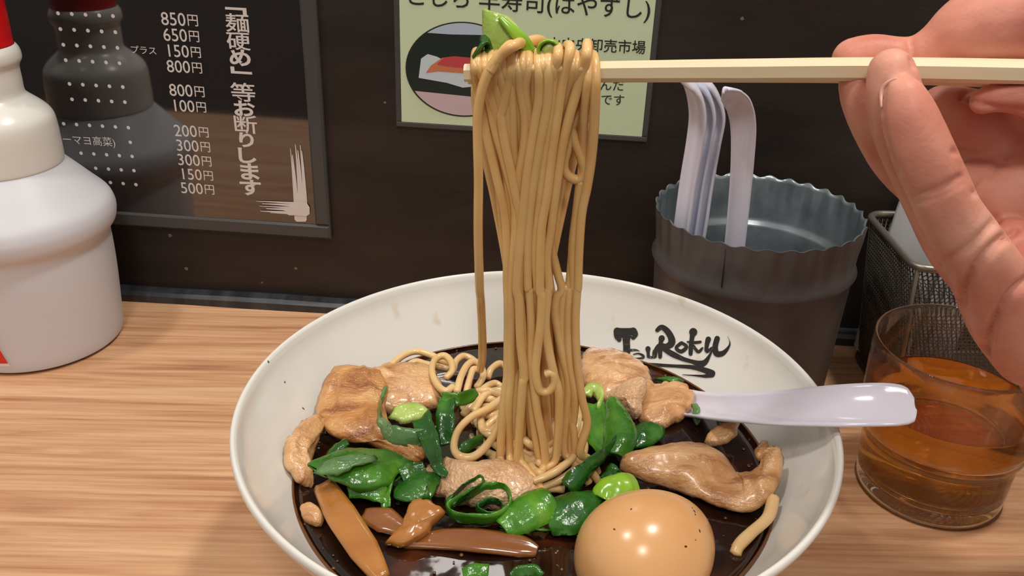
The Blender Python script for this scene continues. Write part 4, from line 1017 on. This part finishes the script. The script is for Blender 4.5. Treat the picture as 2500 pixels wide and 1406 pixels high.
# metal clip on the rim corner
# napkin stack inside
nap = empty('paper_napkins', 'white paper napkins standing in the wire basket behind the hand', 'napkins')
for k in range(5):
    xk = 0.1985 + 0.0058 * k
    P = [np.array((xk + 0.0008 * math.sin(t * 5 + k), 0.3965 + 0.050 * t, 0.061)) for t in np.linspace(0, 1, 9)]
    ribbon('napkin_sheet', P, (0.10, 0, 1), 0.112 - 0.003 * k, 0.004, 'paper', nap, sm=2, wn=5)

# ================================================================== TEA GLASS
GC = np.array([0.1885, 0.3315])
gl = empty('tea_glass', 'clear stepped drinking glass of amber tea on the counter at the right', 'glass')
g_out = [(0.0, 0.0004), (0.0285, 0.0004), (0.0302, 0.0014), (0.0308, 0.004), (0.0312, 0.012), (0.0318, 0.022), (0.0324, 0.0275), (0.0346, 0.0305), (0.0352, 0.036), (0.0356, 0.050), (0.0358, 0.064), (0.0358, 0.0722), (0.0354, 0.0735)]
g_in = [(0.0347, 0.0733), (0.0343, 0.072), (0.0343, 0.064), (0.0341, 0.050), (0.0337, 0.036), (0.0331, 0.0318), (0.0309, 0.0285), (0.0303, 0.022), (0.0297, 0.013), (0.0288, 0.0085), (0.0260, 0.0070), (0.0, 0.0066)]
lathe('glass_wall', dens(g_out, 2) + dens(g_in, 2), GC, 'glass', gl, n=96)
tea_o = tag(lathe('tea', dens([(0.0, 0.00665), (0.02605, 0.00705), (0.02885, 0.0085), (0.02975, 0.013), (0.03035, 0.022), (0.03095, 0.0285), (0.03315, 0.0318), (0.03375, 0.036), (0.0341, 0.0462), (0.0341, 0.0470), (0.0334, 0.0465), (0.0, 0.0465)], 1), GC, 'tea', None, n=96), 'amber tea filling two thirds of the glass', 'tea')

# ================================================================== BOTTLE (left)
AX = np.array([-0.2625, 0.4470])
bt = empty('sauce_bottle', 'white plastic squeeze bottle with red nozzle standing at the left wall', 'bottle')
body = [(0.0, 0.0006), (0.0395, 0.0006), (0.0420, 0.0020), (0.0426, 0.0060), (0.0436, 0.020), (0.0446, 0.036), (0.0450, 0.050), (0.0450, 0.0600), (0.0462, 0.0640), (0.0490, 0.0680), (0.0501, 0.0732), (0.0497, 0.0770), (0.0480, 0.0812), (0.0430, 0.0868), (0.0362, 0.0945), (0.0300, 0.1012), (0.0288, 0.1022)]
lathe('bottle_body', dens(body[2:], 3), AX, 'plastic', bt, n=96)
lathe('bottle_base', body[:3], AX, 'plastic', bt, n=96)
collar = [(0.0288, 0.1018), (0.0296, 0.1024), (0.0298, 0.1045), (0.0298, 0.1120), (0.0297, 0.1200), (0.0290, 0.1255), (0.0270, 0.1290), (0.0235, 0.1325), (0.0195, 0.1360), (0.0180, 0.1385), (0.0180, 0.1440), (0.0180, 0.1495), (0.0186, 0.1520), (0.0200, 0.1545), (0.0200, 0.1580), (0.0190, 0.1605), (0.0178, 0.1618)]
lathe('cap', dens(collar, 3), AX, 'cream', bt, n=96)
noz = [(0.0, 0.1615), (0.0165, 0.1615), (0.0176, 0.1625), (0.0178, 0.170), (0.0178, 0.185), (0.0170, 0.192), (0.0090, 0.2100), (0.0070, 0.2250), (0.0, 0.2260)]
lathe('nozzle', dens(noz, 2), AX, 'red', bt, n=64)
# sticker on the body
def body_r(zc):
    b = np.array(dens(body[2:], 3)); return np.interp(zc, b[:, 1], b[:, 0])
def sticker(name, a0, a1, z0, z1, m, lift, n=20, skew=0.0):
    V, Fc = [], []
    for i in range(n + 1):
        for k in range(9):
            zc = z0 + (z1 - z0) * k / 8
            q = a0 + (a1 - a0) * i / n + skew * (k / 8)
            r = body_r(zc) + lift; V.append((AX[0] + r * math.cos(q), AX[1] + r * math.sin(q), zc))
    for i in range(n):
        for k in range(8): Fc.append((i * 9 + k, (i + 1) * 9 + k, (i + 1) * 9 + k + 1, i * 9 + k + 1))
    return obj(name, V, Fc, m, bt)
pq = None
best = min((abs(topx(np.array([AX[0] + 0.0432 * math.cos(q), AX[1] + 0.0432 * math.sin(q), 0.010]))[0] - 21), q) for q in np.linspace(-2.6, -0.4, 400))[1]
sticker('sticker', best - 0.85, best, 0.0065, 0.0285, 'label_white', 0.0002, skew=-0.10)
sticker('sticker_band', best - 0.14, best - 0.015, 0.0085, 0.0280, 'label_red', 0.0004, n=5, skew=-0.10)

# ================================================================== CHOPSTICKS
def chopstick(pts, label, w):
    P = np.array([aty(*p) for p in pts]); P = catmull(P, 6); n = len(P)
    T, N, B = frames(P, (0, 0, 1)); V, Fc = [], []
    prof = [(-.5, -.28), (-.28, -.5), (.28, -.5), (.5, -.28), (.5, .28), (.28, .5), (-.28, .5), (-.5, .28)]
    for i in range(n):
        k = np.interp(i / (n - 1), np.linspace(0, 1, len(w)), w)
        for (a_, b_) in prof: V.append(P[i] + B[i] * a_ * k * 1.0 + N[i] * b_ * k)
    for i in range(n - 1):
        for k in range(8): Fc.append((i * 8 + k, i * 8 + (k + 1) % 8, (i + 1) * 8 + (k + 1) % 8, (i + 1) * 8 + k))
    Fc += [tuple(range(8)), tuple((n - 1) * 8 + k for k in range(8))]
    return tag(obj('chopstick', V, Fc, 'chopstick', smooth=False), label, 'chopsticks', 'pair of wooden chopsticks')
chopstick([(1134, 178, .2650), (1450, 174, .2630), (1800, 171, .2600), (2240, 170, .2560), (2960, 186, .2520)], 'front pale wooden chopstick carrying the lifted noodles', [0.0046, 0.0050, 0.0056, 0.0060, 0.0064])
chopstick([(1143, 186, .2715), (1450, 180, .2700), (1800, 177, .2670), (2240, 180, .2632), (2960, 208, .2592)], 'rear pale wooden chopstick mostly hidden behind the front one', [0.0042, 0.0046, 0.0052, 0.0056, 0.0060])

# ================================================================== HAND
def make_skin():
    m = noisy('skin', [(0.30, (194, 116, 98)), (0.5, (214, 143, 122)), (0.72, (226, 168, 146))], 34, 0.46, (1, 1, 1), 0.25, 900, 0.0004, spec=0.35,
              Subsurface_Weight=0.25, Subsurface_Radius=(0.006, 0.0025, 0.0015), Subsurface_Scale=1.0)
    return m
M['skin'] = make_skin()
M['nail'] = mat('nail', (232, 176, 160), 0.25, 0.5)
def hand():
    def W(p):
        x, y, d, r = p
        return aty(x, y, d), r * d / math.cos(math.radians(20)) / F_PX
    chains = {
        # tip ........ base, each (x, y, distance, radius in photo pixels)
        'ring': [(2208, 240, .236, 50), (2222, 290, .234, 64), (2252, 370, .232, 72), (2292, 460, .231, 74), (2318, 520, .231, 76), (2360, 590, .232, 84), (2410, 670, .236, 92), (2462, 770, .242, 104), (2530, 840, .250, 120)],
        'middle': [(2176, 176, .2455, 54), (2184, 230, .244, 64), (2200, 310, .244, 68), (2236, 400, .245, 68), (2285, 500, .247, 72), (2350, 600, .252, 86), (2460, 700, .258, 110)],
        'index': [(2092, 205, .2590, 42), (2104, 250, .2580, 46), (2135, 320, .257, 48), (2190, 400, .258, 54), (2270, 460, .262, 64), (2360, 480, .270, 84), (2470, 470, .274, 110)],
        'thumb': [(2084, 146, .2735, 50), (2130, 142, .2735, 54), (2190, 146, .2725, 52), (2240, 140, .2715, 50), (2300, 116, .2705, 62), (2370, 84, .2700, 90), (2460, 60, .272, 120), (2580, 60, .278, 150), (2700, 150, .285, 170)],
        'little': [(2398, 248, .2575, 30), (2440, 236, .2565, 36), (2500, 240, .256, 42), (2580, 270, .258, 50), (2660, 330, .262, 70), (2680, 450, .264, 90)],
        'palm': [(2420, 330, .288, 90), (2480, 400, .284, 110), (2560, 460, .276, 130), (2560, 600, .268, 140), (2590, 720, .262, 150), (2640, 860, .258, 160)],
        'cup': [(2300, 262, .283, 52), (2360, 300, .286, 80), (2440, 360, .286, 105), (2520, 440, .284, 120)],
        'heel': [(2470, 600, .255, 70), (2530, 720, .252, 110), (2560, 830, .250, 120), (2660, 940, .252, 150)],
        'web': [(2520, 240, .284, 90), (2600, 380, .282, 130), (2680, 560, .275, 170), (2720, 760, .266, 170)],
        'forearm': [(2640, 800, .262, 180), (2800, 960, .262, 185), (3050, 1120, .262, 195), (3400, 1300, .262, 210)],
    }
    V, Fc = [], []
    def ball(c, r, n=18, K=10):
        b = len(V)
        for k in range(K + 1):
            t = PI * k / K
            for i in range(n):
                q = 2 * PI * i / n; V.append((c[0] + r * math.sin(t) * math.cos(q), c[1] + r * math.sin(t) * math.sin(q), c[2] + r * math.cos(t)))
        for k in range(K):
            for i in range(n):
                j = (i + 1) % n; Fc.append((b + k * n + i, b + (k + 1) * n + i, b + (k + 1) * n + j, b + k * n + j))
    for nm, ch in chains.items():
        pts = [np.r_[W(p)[0], W(p)[1]] for p in ch]
        P = catmull(pts, 7)
        for p in P: ball(p[:3], p[3])
    me = bpy.data.meshes.new('hand_raw'); me.from_pydata([tuple(map(float, v)) for v in V], [], Fc); me.update()
    o = bpy.data.objects.new('person', me); COL.objects.link(o)
    md = o.modifiers.new('r', 'REMESH'); md.mode = 'VOXEL'; md.voxel_size = 0.0009; md.adaptivity = 0.0
    sm = o.modifiers.new('s', 'SMOOTH'); sm.factor = 0.5; sm.iterations = 6
    dg = bpy.context.evaluated_depsgraph_get(); dg.update()
    new = bpy.data.meshes.new_from_object(o.evaluated_get(dg))
    o.modifiers.clear(); o.data = new; bpy.data.meshes.remove(me)
    n = len(new.vertices); co = np.empty(n * 3); new.vertices.foreach_get('co', co); co = co.reshape(-1, 3)
    no = np.empty(n * 3); new.vertices.foreach_get('normal', no) if False else None
    no = np.array([v.normal[:] for v in new.vertices])
    # skin creases: shallow grooves where the joints fold
    creases = [([(2232, 478), (2290, 462), (2345, 432)], 9, .0008), ([(2240, 494), (2300, 478), (2350, 448)], 6, .0004), ([(2300, 640), (2370, 600), (2430, 540)], 11, .0012), ([(2345, 735), (2370, 670), (2430, 600), (2480, 560)], 12, .0020),
               ([(2400, 880), (2420, 800), (2470, 720), (2530, 670)], 12, .0022), ([(2222, 100), (2226, 130), (2232, 160)], 9, .0010), ([(2350, 235), (2400, 205), (2500, 196)], 8, .0012),
               ([(2352, 240), (2430, 262), (2510, 270)], 8, .0010), ([(2330, 370), (2370, 375), (2460, 400)], 8, .0008), ([(2380, 470), (2440, 400), (2500, 340)], 9, .0010), ([(2160, 205), (2152, 260), (2160, 330), (2190, 420)], 8, .0006)]
    uv = topx(co); view = co - CAM; view /= np.linalg.norm(view, axis=1)[:, None]
    front = np.clip(-(view * no).sum(1), 0, 1)
    for pl, w, dep in creases:
        Q = catmull([np.array((*p, 0.0)) for p in pl], 10)[:, :2]
        d = np.full(n, 1e9)
        for q in Q: d = np.minimum(d, np.hypot(uv[:, 0] - q[0], uv[:, 1] - q[1]))
        co -= no * (dep * np.exp(-(d / w) ** 2) * (front > 0.15))[:, None]
    new.vertices.foreach_set('co', co.ravel()); new.update()
    new.polygons.foreach_set('use_smooth', [True] * len(new.polygons))
    new.materials.clear(); new.materials.append(M['skin'])
    tag(o, 'bare hand reaching in from the right, gripping the chopsticks between fingertips', 'person')
    # nail edge on the nearest finger
    bpy.context.view_layer.update()
    for path in ([(2153, 262), (2153, 225), (2166, 203), (2190, 192)],):
        P = []
        for q in path:
            ok, loc, nor, _ = o.ray_cast(Vector(CAM), Vector(ray(*q)))
            if ok: P.append(np.array(loc + nor * 0.0001))
        if len(P) >= 3: tube('fingernail', catmull(P, 6), [0.0003, 0.0006, 0.0006, 0.0003], 'nail', o, 8)
hand()
